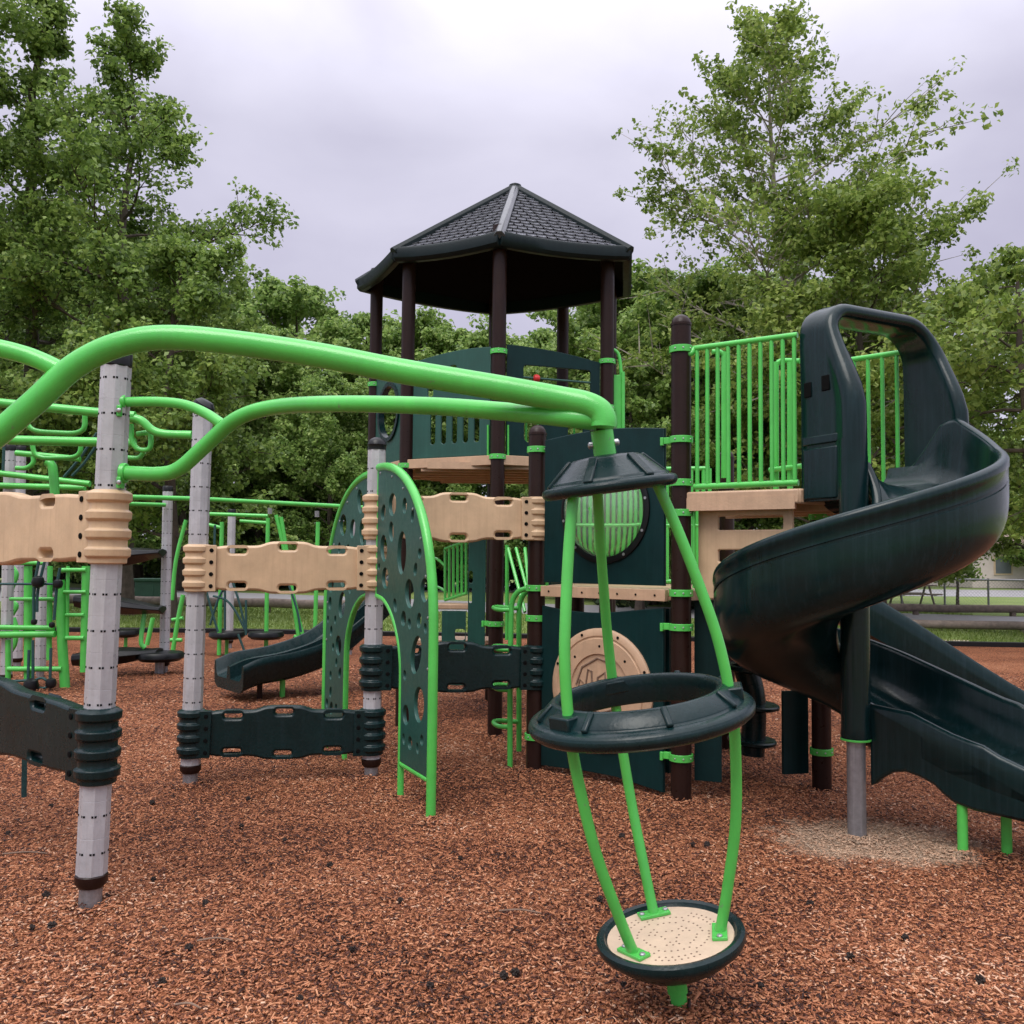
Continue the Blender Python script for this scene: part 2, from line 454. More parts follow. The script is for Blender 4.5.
def grey_post(pb, pt, label, cap='band', group='grey octagonal posts', dots=True, r=.064, foot=True, ntop=None, n=8):
    """octagonal pole with rows of bolt holes, dark collar and steel footing"""
    ax = (pt - pb); H = ax.length; ax.normalize()
    t = root('climber_post', label, 'post', (pb.x, pb.y, 0), group)
    zf = .085 if foot else 0
    mb = MB(); z = zf + .05
    step = .158
    prof = [(r, z)]
    zz = z + step
    while zz < H - .04:
        prof += [(r, zz - .0015), (r - .0007, zz - .0008), (r - .0007, zz + .0008), (r, zz + .0015)]
        zz += step
    prof.append((r, H - .035))
    mb.lathe(prof, pb, ax, n=n, phase=pi / 8)
    if dots:
        e1 = (V((1, 0, 0)) - ax * ax.x).normalized(); e2 = ax.cross(e1)
        ap = r * cos(pi / 8)
        zz = z + step * .6
        while zz < H - .05:
            for k in range(8):
                nd = e1 * cos(k * pi / 4) + e2 * sin(k * pi / 4); td = ax.cross(nd)
                for q in (-.018, .018):
                    mb.box(pb + ax * zz + nd * (ap - .002) + td * q, (.006, .009, .009), ux=nd, uz=ax, mi=1)
            zz += step
    mb.build('pole', [GREY, DARK], t)
    MB().lathe([(r * .98, zf + .05), (r * 1.06, zf + .045), (r * 1.06, zf + .015), (r * .84, zf - .005)], pb, ax, n=16).build('collar', BROWN, t)
    MB().lathe([(r * .74, -.12), (r * .74, zf + .03)], pb, ax, n=20).build('footing_pipe', STEEL, t)
    m = MB()
    if cap == 'band':
        m.lathe([(r * .95, H - .06), (r * 1.03, H - .055), (r * 1.03, H), (r * .9, H + .012)], pb, ax, n=16)
    elif cap == 'dome':
        m.lathe([(r * 1.02, H - .035), (r * 1.02, H - .005)] + [(r * 1.06 * cos(a), H + .055 * sin(a)) for a in (0, .4, .8, 1.2, 1.5)], pb, ax, n=20)
    elif cap == 'tilt':
        a2 = (ax + V((.62, -.15, 0))).normalized()
        m.lathe([(r * .95, H - .05), (r * .95, H - .02)], pb, ax, n=16)
        m.lathe([(r * .6, -.03), (r * 1.15, 0), (r * 1.1, .03), (r * .7, .055), (r * .1, .06)], pb + ax * H, a2, n=18)
    m.build('post_cap', BLACK, t)
    return t


# four near climber posts
g1b, g1t = G(90, 905), None
g1t = at(117, 354, g1b.y)
grey_post(g1b, g1t, 'largest grey octagonal post, nearest of all, under the thick green pipe', 'band')
g2b = G(190, 785); g2t = at(203, 408, g2b.y)
grey_post(g2b, g2t, 'grey octagonal post with tilted black cap at left end of middle tan wall', 'tilt')
g3b = G(371, 778); g3t = at(377, 445, g3b.y)
grey_post(g3b, g3t, 'grey octagonal post with black dome cap between the two perforated arches', 'dome')
A = V((.18, 6.63, 0)); B = V((1.075, 5.84, 0))
G0 = V((-3.45, 5.25, 0))
grey_post(G0, G0 + V((.02, 0, 2.4)), 'grey octagonal post past the far end of the nearest climbing walls', 'band')


# ------------------------------------------------------------------ climbing walls between posts
def wall_beam(p0, p1, z0, z1, mat, label, ext=(.12, .12), H=.315, holes=True, bulge=.02, group=None, r0=.07, r1=.07):
    d = V((p1.x - p0.x, p1.y - p0.y, 0)); Ld = d.length; ux = d.normalized()
    uz = V((0, 0, 1)); tilt = (z1 - z0) / Ld
    ux3 = (ux + uz * tilt).normalized(); uz3 = (uz - ux3 * ux3.z).normalized()
    o = V((p0.x, p0.y, z0))
    un = ux3.cross(uz3)
    if un.y > 0: un = -un
    t = root('climbing_wall', label, 'climbing wall', (p0.x, p0.y, 0), group)
    h = H / 2
    a, b = r0 * .6, Ld - r1 * .6
    top, bot = [], []
    K = 48
    for i in range(K + 1):
        s = a + (b - a) * i / K; q = i / K
        hump = .030 / (1 + math.exp(-(q - .36) * 60)) / (1 + math.exp((q - .64) * 60))
        end = -.008 * (1 / (1 + math.exp((q - .1) * 90)) + 1 / (1 + math.exp(-(q - .9) * 90)))
        top.append((s, h - .008 + hump + end)); bot.append((s, -h + .008 - hump * .8 - end))
    hs = []
    if holes:
        for q, up_ in ((.2, 0), (.5, .024), (.8, 0)):
            s = a + (b - a) * q
            hs.append(rrect(s, h - .040 + up_, .115, .040, .016)); hs.append(rrect(s, -h + .040 - up_ * .8, .115, .038, .016))
    mb = MB(); mb.panel(bot + top[::-1], hs, .080, o + un * .008, ux3, uz3, bev=.016)
    # lip mouldings above and below the hand slots
    pan = mb.build('wall_panel', mat, t, ang=50)
    for p, r, sg, sa in ((p0, r0, -1, 0), (p1, r1, 1, Ld)):
        c = MB(); cz = z0 + (z1 - z0) * (sa / Ld)
        prof = [(r, -h)]
        for k in range(4):
            zb = -h + H * k / 4; dz = H / 4
            prof += [(r + .010, zb + .003), (r + .011, zb + dz * .30), (r + .024, zb + dz * .42), (r + .026, zb + dz * .8), (r + .012, zb + dz * .93)]
        prof += [(r, h)]
        c.lathe(prof, (p.x, p.y, cz), n=26)
        # cheek plate with bolt heads facing out
        cc = V((p.x, p.y, cz)) - ux * (sg * .075) + un * .048
        c.box(cc, (.10, .05, H * .97), ux=ux3, uz=uz3)
        for k in range(4):
            c.lathe([(.014, 0), (.014, .006), (.009, .006)], cc + un * .024 + uz * (-h + H * (k + .5) / 4) - ux * (sg * .02), ax=un, n=10, mi=1)
        c.build('post_collar', [mat, DARK], t, bevel=.006)
    return t


wall_beam(G0, g1b + (g1t - g1b) * .68, 1.63, at(108, 527, g1b.y).z, TAN, 'nearest tan climbing wall with ribbed collar round the largest grey post', group='tan climbing walls', H=.325)
wall_beam(G0, g1b + (g1t - g1b) * .3, .76, at(97, 745, g1b.y).z, TEAL, 'nearest dark teal climbing wall low on the largest grey post', group='dark climbing walls', H=.325)
wall_beam(g2b + (g2t - g2b) * .57, g3b + (g3t - g3b) * .6, at(200, 568, g2b.y).z, at(375, 568, g3b.y).z, TAN, 'tan climbing wall between the tilted-cap post and the dome-cap post', group='tan climbing walls')
wall_beam(g2b + (g2t - g2b) * .14, g3b + (g3t - g3b) * .14, at(192, 733, g2b.y).z, at(372, 731, g3b.y).z, TEAL, 'low dark teal climbing wall between the tilted-cap post and the dome-cap post', group='dark climbing walls')
wall_beam(g3b + (g3t - g3b) * .75, A, at(375, 517, g3b.y).z, at(536, 519, A.y).z, TAN, 'higher tan climbing wall passing behind the right perforated arch to a brown post', group='tan climbing walls')
wall_beam(g3b + (g3t - g3b) * .32, A, at(373, 667, g3b.y).z, at(536, 667, A.y).z, TEAL, 'dark teal climbing wall behind the right perforated arch, ending at a brown post', group='dark climbing walls')

# ------------------------------------------------------------------ overhead curved arms of the spinner
Y1 = 3.08
t = root('curved_overhead_pipe', 'thick lime green arm rising over the largest grey post and down to the spinner', 'arm', at(603, 430, 2.98), 'curved overhead arms')
P = [at(-170, 475, 3.05), at(-90, 468, Y1), at(-25, 449, Y1), at(28, 408, Y1), at(75, 366, Y1), at(125, 343, Y1), at(185, 338, Y1), at(300, 352, Y1), at(400, 371, 3.05), at(500, 388, 3.02), at(560, 399, 3.0), at(585, 404, 2.98), at(599, 411, 2.97), at(604, 420, 2.965), at(604, 427, 2.965)]
MB().tube(smooth(P, 7), .0425, 20).build('main_pipe', GREEN, t)
P = [at(-200, 335, 3.1), at(-90, 338, 3.1), at(-20, 345, 3.1), at(25, 355, 3.1), at(58, 369, 3.09), at(72, 378, 3.08)]
MB().tube(smooth(P, 6), .031, 16).build('branch_pipe', GREEN, t)
t = root('curved_overhead_pipe', 'thinner lime green arm bending from two clamps on the largest grey post to the spinner', 'arm', at(604, 430, 2.98), 'curved overhead arms')
Yc = g1b.y - .01
P = [at(124, 473, Yc), at(160, 474, Yc - .05), at(180, 468, Yc - .08), at(205, 446, Yc - .12), at(235, 420, Yc - .18), at(270, 408, Yc - .25), at(330, 404, 3.55), at(430, 406, 3.3), at(520, 413, 3.1), at(570, 418, 3.0), at(597, 421, 2.985)]
MB().tube(smooth(P, 7), .0325, 18).build('main_pipe', GREEN, t)
P = [at(126, 402, Yc), at(160, 402, Yc - .03), at(185, 405, Yc - .06), at(205, 413, Yc - .1), at(222, 424, Yc - .15)]
MB().tube(smooth(P, 6), .0225, 14).build('branch_pipe', GREEN, t)
for yy, rr in ((473, .033), (402, .023)):
    c = at(124, yy, Yc); mb = MB()
    mb.lathe([(rr + .012, -.012), (rr + .012, .012)], c, V((1, 0, 0)), n=16)
    mb.box(c + V((-.005, -.02, -.045)), (.018, .05, .05))
    for dz in (-.045,):
        mb.lathe([(.011, 0), (.011, .01), (.006, .013)], c + V((0, -.045, dz)), V((0, -1, 0)), n=10, mi=1)
    mb.build('clamp', [GREEN, BOLT], t, bevel=.004)

# ------------------------------------------------------------------ spinner
b0 = G(680, 1009); t0 = at(602, 432, b0.y - .10)
ax = (t0 - b0); SL = ax.length; ax.normalize()
e1 = (V((1, 0, 0)) - ax * ax.x).normalized(); e2 = ax.cross(e1).normalized()
sp = root('pod_spinner', 'leaning stand-on spinner with three green legs, dark ring and round tan standing plate', 'spinner', b0)


def sf(s, r, a, dz=0):
    return b0 + ax * (SL * s + dz) + (e1 * cos(radians(a)) + e2 * sin(radians(a))) * r


MB().lathe([(.028, -.1), (.028, .055)], b0, ax, n=20).build('base_post', GREEN, sp)
MB().lathe([(.034, .058), (.034, .13)], b0, ax, n=20).build('base_sleeve', GREEN, sp)
SD = .125  # standing plate
o = b0 + ax * (SL * SD)
MB().lathe([(.03, -.120), (.08, -.117), (.14, -.092), (.195, -.058), (.226, -.032), (.243, -.018), (.251, 0), (.248, .014), (.237, .022), (.222, .018), (.214, .004), (.20, -.004)], o, ax, n=48).build('bowl', TEAL, sp)
m = MB(); m.lathe([(.20, -.006), (.214, .0), (.212, .006), (.0, .006)], o, ax, n=40)
for r in (.03, .05, .07, .09, .11, .13, .15, .17):
    k = int(r * 300)
    for i in range(k):
        a = 360 * i / k + r * 900
        if (int(a / 60) + int(r * 40)) % 2: continue
        dr = (e1 * cos(radians(a)) + e2 * sin(radians(a)))
        m.lathe([(.0036, 0), (.0036, .0012)], o + ax * .0055 + dr * r, ax, n=6, mi=1)
plate = m.build('standing_plate', [PALE, DRYWOOD], sp)
AZ = (215, 100, -12)
for a in AZ:
    P = [sf(SD, .165, a, .006), sf(.2, .207, a), sf(.31, .262, a), sf(.42, .292, a), sf(.51, .302, a), sf(.62, .288, a), sf(.72, .25, a), sf(.82, .203, a), sf(.905, .155, a)]
    lg = MB().tube(smooth(P, 7), .0185, 16).build('leg', GREEN, sp)
    d = (e1 * cos(radians(a)) + e2 * sin(radians(a))); tdir = ax.cross(d)
    fm = MB(); fm.box(sf(SD, .165, a, .012), (.05, .11, .011), ux=d, uz=ax)
    for q in (-.043, .043):
        fm.lathe([(.010, 0), (.010, .004), (.006, .007)], sf(SD, .165, a, .017) + tdir * q, ax, n=10, mi=1)
    fm.build('foot_plate', [GREEN, BOLT], lg, bevel=.003)
o = b0 + ax * (SL * .512)
ring = MB()
prof = [(.262, .062), (.268, .075), (.285, .078), (.297, .070), (.335, .036), (.338, .026), (.352, .026), (.372, .018), (.381, .0), (.376, -.018), (.36, -.030), (.34, -.034), (.30, -.032), (.272, -.026), (.266, 0)]
ring.lathe(prof, o, ax, n=64, loop=True)
for k in range(8):
    a = 360 * k / 8 + 8
    dr = (e1 * cos(radians(a)) + e2 * sin(radians(a)))
    ring.box(o + dr * .318 + ax * .052, (.075, .022, .02), ux=(dr - ax * .85).normalized(), uz=(ax + dr * .85).normalized())
for a in AZ:
    dr = (e1 * cos(radians(a)) + e2 * sin(radians(a)))
    ring.box(o + dr * .302 + ax * .044, (.085, .10, .046), ux=dr, uz=ax)
ring.build('hand_ring', TEAL, sp, bevel=.006)
o = b0 + ax * (SL * .905)
cap = MB()
cap.lathe([(.0, -.012), (.19, -.014), (.208, -.022), (.224, -.014), (.230, .0), (.224, .014), (.21, .018), (.200, .018), (.197, .028), (.188, .032), (.125, .092), (.110, .100), (.05, .107), (.0, .108)], o, ax, n=56)
for k in range(6):
    a = 60 * k + 5
    dr = (e1 * cos(radians(a)) + e2 * sin(radians(a)))
    cap.box(o + dr * .162 + ax * .056, (.115, .032, .018), ux=(dr * .063 - ax * .060).normalized(), uz=(ax * .063 + dr * .060).normalized())
cap.build('cap', TEAL, sp, bevel=.006)
st = MB().lathe([(.038, .095), (.038, .192)], o, ax, n=22)
for sg in (-1, 1):
    st.lathe([(.012, 0), (.012, .012), (.007, .016)], o + ax * .145 + e1 * (.037 * sg), e1 * sg, n=10, mi=1)
st.build('top_sleeve', [GREEN, BOLT], sp)
MB().lathe([(.034, .188), (.041, .192), (.041, .206), (.034, .208)], o, ax, n=22).build('bearing_collar', BLACK, sp)

# ------------------------------------------------------------------ roofed tower
RV = [V((-.13, 7.85, 0)), V((1.03, 8.2, 0)), V((1.17, 9.35, 0)), V((-.22, 10.1, 0)), V((-1.57, 9.25, 0)), V((-1.09, 8.3, 0))]
cen = V((-.14, 8.85, 0)); APEX = V((.0, 8.9, 5.165)); ZE = 4.27
TP = [cen + (p - cen) * .86 for p in RV]
TP[0] = V((-.13, 8.0, 0)); TP[1] = V((.86, 8.36, 0)); TP[5] = V((-.98, 8.45, 0)); TP[4] = V((-1.40, 9.25, 0))
tw = root('roofed_tower', 'tall six-sided playground tower with brown posts, teal panels and grey shingled roof', 'tower', cen)
DZ = 2.37
for i, p in enumerate(TP):
    d = p.y
    cl = {0: [at(497, 352, d).z, at(497, 457, d).z, (.95, 2.6)], 1: [at(605, 362, d).z, at(605, 408, d).z], 5: [at(405, 365, d).z, at(405, 466, d).z], 4: [at(378, 385, d).z]}.get(i, [DZ])
    if i == 0: cl += [.42]
    brown_post(tw, p, 4.45, cl, cap=False)
brown_post(tw, V((.53, 9.82, 0)), 4.4, [DZ], cap=False)
# roof
sh = MB()
for i in range(6):
    a, b = RV[i].copy(), RV[(i + 1) % 6].copy(); a.z = b.z = ZE + .03
    nrm = (b - a).cross(APEX - a).normalized()
    if nrm.z < 0: nrm = -nrm
    R_ = 18
    for j in range(R_):
        t1, t2 = j / R_, min(1, (j + 1.25) / R_)
        l1, r1 = a.lerp(APEX, t1), b.lerp(APEX, t1); l2, r2 = a.lerp(APEX, t2), b.lerp(APEX, t2)
        Cn = max(1, int((r1 - l1).length / .09))
        off = .5 * (j % 2)
        edges = sorted(set([0.0] + [(c + off) / Cn for c in range(Cn + 1) if 0 < (c + off) / Cn < 1] + [1.0]))
        for u0, u1 in zip(edges[:-1], edges[1:]):
            g_ = .06 / Cn
            q = [l1.lerp(r1, u0 + g_) + nrm * .022, l1.lerp(r1, u1 - g_) + nrm * .022, l2.lerp(r2, u1 - g_) + nrm * .002, l2.lerp(r2, u0 + g_) + nrm * .002]
            qm = q[0].lerp(q[1], .5) - (APEX - (a + b) / 2).normalized() * .016
            lo = [x - nrm * .02 for x in (q[0], qm, q[1])]
            sh.add([q[0], qm, q[1], q[2], q[3]] + lo, [(0, 1, 2, 3, 4), (0, 5, 6, 1), (1, 6, 7, 2)])
roof = sh.build('roof', SHINGLE, tw, ang=20)
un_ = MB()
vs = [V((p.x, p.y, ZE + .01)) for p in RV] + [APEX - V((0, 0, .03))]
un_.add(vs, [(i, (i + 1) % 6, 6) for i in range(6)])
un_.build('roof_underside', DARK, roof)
for i in range(6):
    a = RV[i].copy(); a.z = ZE + .05
    d = APEX - a
    m = MB(); side = V((-d.y, d.x, 0)).normalized(); nn = d.cross(side).normalized()
    if nn.z < 0: nn = -nn
    rings = []
    for s in (-.02, 1.0):
        c = a + d * s
        wd = .05
        rings.append([c + side * wd - nn * .03, c + side * wd + nn * .012, c + side * .022 + nn * .045, c - side * .022 + nn * .045, c - side * wd + nn * .012, c - side * wd - nn * .03])
    m.loft(rings); m.build('ridge_cap', TRIM if i != 0 else RIDGE, roof, bevel=.006)
    b = RV[(i + 1) % 6].copy(); b.z = a.z
    out = ((a + b) / 2 - cen); out.z = 0; out.normalize()
    m = MB(); rings = []
    for k in range(9):
        s = k / 8; c = a.lerp(b, s) + V((0, 0, -.055 + .03 * (2 * s - 1) ** 2 - .015))
        rings.append([c + out * x + V((0, 0, z)) for x, z in ((-.05, .07), (.02, .075), (.035, .045), (.035, -.03), (.01, -.06), (-.05, -.06))])
    m.loft(rings); m.build('eave_trim', TRIM, roof, bevel=.008)
MB().lathe([(.075, -.05), (.06, .03), (.02, .05)], APEX, n=12).build('apex_cap', TRIM, roof)
# deck
dk = MB(); ins = [cen + (p - cen) * 1.03 for p in TP]
for i in range(6):
    a, b = ins[i], ins[(i + 1) % 6]; mdl = (a + b) / 2; L_ = (b - a).length
    dk.box((mdl.x, mdl.y, DZ + .0), (L_ - .02, .045, .085), ux=(b - a))
deck = dk.build('deck', DECK, tw, bevel=.004)
us = MB()
us.add([(p.x * .97 + cen.x * .03, p.y * .97 + cen.y * .03, DZ + .02) for p in ins] + [(p.x * .97 + cen.x * .03, p.y * .97 + cen.y * .03, DZ - .0) for p in ins],
       [(0, 1, 2, 3, 4, 5), (11, 10, 9, 8, 7, 6)] + [(i, (i + 1) % 6, 6 + (i + 1) % 6, 6 + i) for i in range(6)])
for k in range(7):
    y = 8.1 + k * .25
    us.box((cen.x, y, DZ - .04), (1.7 - abs(k - 3) * .16, .05, .06))
us.build('deck_joists', DECK, deck)


def on_side(a, b, z):
    d = V((b.x - a.x, b.y - a.y, 0)); return V((a.x, a.y, z)), d.normalized(), d.length


# slotted panel, left front
o, ux, Ls = on_side(TP[5], TP[0], DZ + .05)
top = [(.075 + (Ls - .15) * k / 12, .88 + .085 * sin(pi * (.1 + .9 * k / 12) * .62)) for k in range(13)]
hol = [rrect(Ls / 2 + (k - 2) * .115 + .04, .27, .055, .30, .027) for k in range(5)]
hol.append(rrect(Ls * .52, .80, .07, .06, .02))
hol += [rrect(Ls * .27, .62, .06, .12, .02)]
MB().panel([(.075, .0), (Ls - .075, .0)] + top[::-1], hol, .022, o, ux, (0, 0, 1)).build('slotted_panel', HDPE, tw)
# bead panel, right front
o, ux, Ls = on_side(TP[0], TP[1], DZ + .05)
top = [(.075 + (Ls - .15) * k / 12, .98 - .09 * (k / 12) ** 2) for k in range(13)]
hol = [rrect(Ls * .53, .60, Ls * .62, .42, .03), rrect(Ls * .3, .22, .15, .2, .05), rrect(Ls * .7, .22, .15, .2, .05)]
bp = MB().panel([(.075, 0), (Ls - .075, 0)] + top[::-1], hol, .022, o, ux, (0, 0, 1)).build('bead_panel', HDPED, tw)
for zz in (.70, .56, .45):
    MB().tube([o + ux * (Ls * .21) + V((0, 0, zz)), o + ux * (Ls * .85) + V((0, 0, zz))], .010, 8).build('bead_rod', HDPE, bp)
for q, zz in ((.34, .70), (.76, .56), (.77, .45)):
    MB().lathe([(.012, -.03), (.03, -.022), (.036, 0), (.03, .022), (.012, .03)], o + ux * (Ls * q) + V((0, 0, zz)), ux, n=14).build('bead', RED, bp)
# porthole panel, far left
o, ux, Ls = on_side(TP[4], TP[5], DZ + .03)
pp = MB().panel([(.07, 0), (Ls - .07, 0), (Ls - .07, .95), (.07, .95)], [ell(Ls / 2, .52, .26, .26, 0, 32)], .022, o, ux, (0, 0, 1)).build('porthole_panel', HDPE, tw)
MB().lathe([(.25, -.03), (.29, -.03), (.29, .03), (.25, .03)], o + ux * Ls / 2 + V((0, 0, .52)), ux.cross(V((0, 0, 1))), n=36, loop=True).build('porthole_ring', TEAL, pp)
# back panels
for i, j in ((1, 2), (2, 3), (3, 4)):
    o, ux, Ls = on_side(TP[i], TP[j], DZ + .05)
    if j == 3:
        m = MB()
        for k in range(9): m.tube([o + ux * (.12 + (Ls - .24) * k / 8), o + ux * (.12 + (Ls - .24) * k / 8) + V((0, 0, .8))], .011, 8)
        for z in (.0, .8): m.tube([o + ux * .06 + V((0, 0, z)), o + ux * (Ls - .06) + V((0, 0, z))], .018, 10)
        m.build('bar_rail', GREEN, tw)
    elif j == 2:
        MB().panel([(.075, 0), (Ls - .075, 0), (Ls - .075, .62), (.075, .62)], [rrect(Ls / 2, .33, .5, .3, .05)], .022, o, ux, (0, 0, 1)).build('side_panel', HDPE, tw)
# green handle standing by right post
m = MB(); q = at(619, 400, 8.35)
m.tube(smooth([at(606, 350, 8.4), at(614, 350, 8.4), at(619, 356, 8.4), at(621, 372, 8.4), at(621, 380, 8.4)], 5), .016, 12)
m.box(at(618, 402, 8.4), (.10, .03, .50)); m.tube([at(623, 372, 8.38), at(623, 430, 8.38)], .018, 12)
m.build('hand_grip_panel', GREEN, tw, bevel=.004)
# thin green uprights against the front post
for px in (508, 488):
    MB().tube([at(px, 425, 8.02), at(px, 458, 8.02)], .010, 8).build('panel_bracket', GREEN, tw)

# ------------------------------------------------------------------ bubble cabin (between posts A and B)
cb = root('bubble_cabin', 'low play cabin with round bubble window and tan disc under the spinner arms', 'play cabin', (.8, 6.9, 0))
zA = lambda px, py: at(px, py, A.y).z
zB = lambda px, py: at(px, py, B.y).z
brown_post(cb, A, zA(536, 427), [(zA(536, 450), -.3), zA(536, 588), (zA(536, 618), -.3), zA(536, 736)])
brown_post(cb, B, zB(681, 317), [zB(681, 350), (zB(681, 440), 2.6), zB(681, 483), zB(680, 513), zB(679, 593), (zB(679, 627), 2.6), (zB(679, 757), 2.6)])
Cp = V((2.10, 6.27, 0)); E_ = V((1.75, 7.5, 0)); D_ = V((.55, 7.75, 0))
brown_post(cb, E_, 2.4, [1.28]); brown_post(cb, D_, 2.2, [1.28], cap=False)
DB = 1.285
poly = [A, B, V((1.95, 6.45, 0)), E_, D_]
m = MB(); m.add([(p.x, p.y, DB + .03) for p in poly] + [(p.x, p.y, DB - .03) for p in poly], [(0, 1, 2, 3, 4), (9, 8, 7, 6, 5)] + [(i, (i + 1) % 5, 5 + (i + 1) % 5, 5 + i) for i in range(5)])
cdeck = m.build('deck', DECK, cb)
o, ux, Ls = on_side(A, B, DB)
un = ux.cross(V((0, 0, 1)))
mb = MB().box(o + ux * (Ls / 2) + un * .035, (Ls - .17, .04, .075), ux=ux)
for k in range(7):
    mb.lathe([(.008, 0), (.008, .005)], o + ux * (.16 + (Ls - .32) * k / 6) + un * .055, un, n=8, mi=1)
mb.build('deck_edge', [DECK, DARK], cdeck, bevel=.003)
o = V((A.x, A.y, DB + .06))
top = [(.09 + (Ls - .2) * k / 14, 1.015 + .035 * sin(pi * k / 14)) for k in range(15)]
wc = (Ls * .515, .50)
bub = MB().panel([(.09, 0), (Ls - .11, 0)] + top[::-1], [ell(*wc, .325, .325, 0, 44)], .03, o + un * .01, ux, (0, 0, 1), bev=.006).build('bubble_panel', HDPED, cb)
wcw = o + ux * wc[0] + V((0, 0, wc[1])) + un * .028
rg = MB().lathe([(.315, -.012), (.365, -.012), (.362, .010), (.345, .015), (.320, .010)], wcw, un, n=48, loop=True)
for k in range(10):
    a = 2 * pi * k / 10 + .2
    rg.lathe([(.010, 0), (.010, .005)], wcw + (ux * cos(a) + V((0, 0, sin(a)))) * .343 + un * .013, un, n=8, mi=1)
rg.build('window_ring', [BLACK, BOLT], bub)
dome = [(.318, .0)] + [(.318 * cos(t_), .17 * sin(t_)) for t_ in (.2, .45, .7, .95, 1.2, 1.4, 1.53)]
dome += [(max(.001, .312 * cos(t_)), .164 * sin(t_)) for t_ in (1.53, 1.4, 1.2, .95, .7, .45, .2, 0)]
MB().lathe(dome, wcw, un, n=40, loop=True).build('bubble_window', GLASS, bub, ang=60)
# lower panel with carved disc
o = V((A.x, A.y, .06))
top = [(.075 + (Ls - .19) * k / 14, 1.12 - .03 * sin(pi * k / 14 * 1.3)) for k in range(15)]
bott = [(.075, .0), (Ls * .4, .02), (Ls * .6, .02), (Ls - .115, -.02)]
lp = MB().panel(bott + top[::-1], [], .03, o + un * .01, ux, (0, 0, 1), bev=.006).build('lower_panel', HDPED, cb)
dc = o + ux * (Ls * .50) + V((0, 0, .58)) + un * .03
ds = MB().lathe([(.41, -.012), (.41, .010), (.40, .018), (.36, .020), (.355, .014), (.345, .014), (.34, .022), (.24, .022), (.235, .010), (.0, .010)], dc, un, n=48)
for k in range(16):
    a = 2 * pi * k / 16
    ds.lathe([(.010, 0), (.010, .004)], dc + (ux * cos(a) + V((0, 0, sin(a)))) * (.385 if k % 2 else .29) + un * .019, un, n=8, mi=1)
def gl(pts):
    ds.tube([dc + ux * x + V((0, 0, z)) + un * .012 for x, z in pts], .007, 6, mi=2)
for pts in ([(-.19, -.05), (-.17, .06), (-.12, .02), (-.10, .13), (-.07, .12), (-.06, -.04)], [(-.03, -.05), (-.02, .08), (.04, .12), (.05, .03), (.0, .02)], [(.08, .12), (.13, .08), (.10, .0), (.15, -.06)], [(-.2, .02), (-.15, .14), (-.02, .21), (.1, .18)],
            [(-.12, -.12), (.0, -.15), (.1, -.12)], [(-.05, -.2), (.05, -.2)]):
    gl(pts)
ds.build('carved_disc', [DECK, DARK, DRYWOOD], lp, bevel=.0)
# green slatted rail across the back of the cabin, seen through the bubble
m = MB(); a, b = V((.35, 7.45, 0)), V((1.55, 7.2, 0))
for k in range(27):
    p = a.lerp(b, k / 26); m.tube([p + V((0, 0, DB + .05)), p + V((0, 0, DB + .95))], .016, 8)
for z in (.06, .5, .95):
    m.tube([a + V((0, 0, DB + z)), b + V((0, 0, DB + z))], .018, 10)
m.build('slat_rail', GREEN, cb)
m = MB().panel([(0, 0), (1.05, 0), (1.05, .95), (0, .95)], [rrect(.5, .55, .5, .35, .08)], .022, V((A.x + .12, A.y + .55, DB + .02)), V((.35, .94, 0)), (0, 0, 1)).build('side_panel', HDPED, cb)
# thin green upright beside post A
MB().tube([at(547, 462, 6.62), at(547, 586, 6.62)], .012, 10).build('panel_upright', GREEN, cb)
MB().box(at(667, 690, 6.0), (.05, .03, 1.05), ux=ux).build('side_brace', HDPED, cb)

# ------------------------------------------------------------------ slide platform
pf = root('slide_platform', 'tan platform with green bar rails leading to the spiral slide', 'platform', (1.7, 6.0, 0))
POLE = V((G(857, 837).x, G(857, 837).y, 0))
HD = radians(-63); hd = V((cos(HD), sin(HD), 0)); lat = V((-hd.y, hd.x, 0))   # slide heading; lat points to the far (outer) side
Nn = POLE - hd * .36 + lat * -.06
Ff = POLE - hd * .36 + lat * .88
DP = 1.93
poly = [B + V((.02, -.03, 0)), Nn, Ff, Cp, V((1.55, 6.75, 0))]
m = MB(); k_ = len(poly)
m.add([(p.x, p.y, DP) for p in poly] + [(p.x, p.y, DP - .03) for p in poly], [tuple(range(k_)), tuple(range(2 * k_ - 1, k_ - 1, -1))] + [(i, (i + 1) % k_, k_ + (i + 1) % k_, k_ + i) for i in range(k_)])
pdk = m.build('deck', DECK, pf)
for i, j in ((0, 1), (1, 2), (2, 3), (3, 4)):
    a, b = poly[i], poly[j]; mm = MB().box(((a.x + b.x) / 2, (a.y + b.y) / 2, DP - .035), ((b - a).length + .02, .04, .09), ux=(b - a))
    mm.build('deck_edge', DECK, pdk, bevel=.012)
m = MB()
for k in range(4):
    a = poly[0].lerp(poly[4], k / 3); b = Nn.lerp(Ff, k / 3)
    m.box(((a.x + b.x) / 2, (a.y + b.y) / 2, DP - .07), ((b - a).length * .95, .045, .08), ux=(b - a))
m.build('deck_joists', DECK, pdk)
brown_post(pf, Cp, DP - .05, [at(818, 517, Cp.y).z, at(818, 751, Cp.y).z], cap=False)


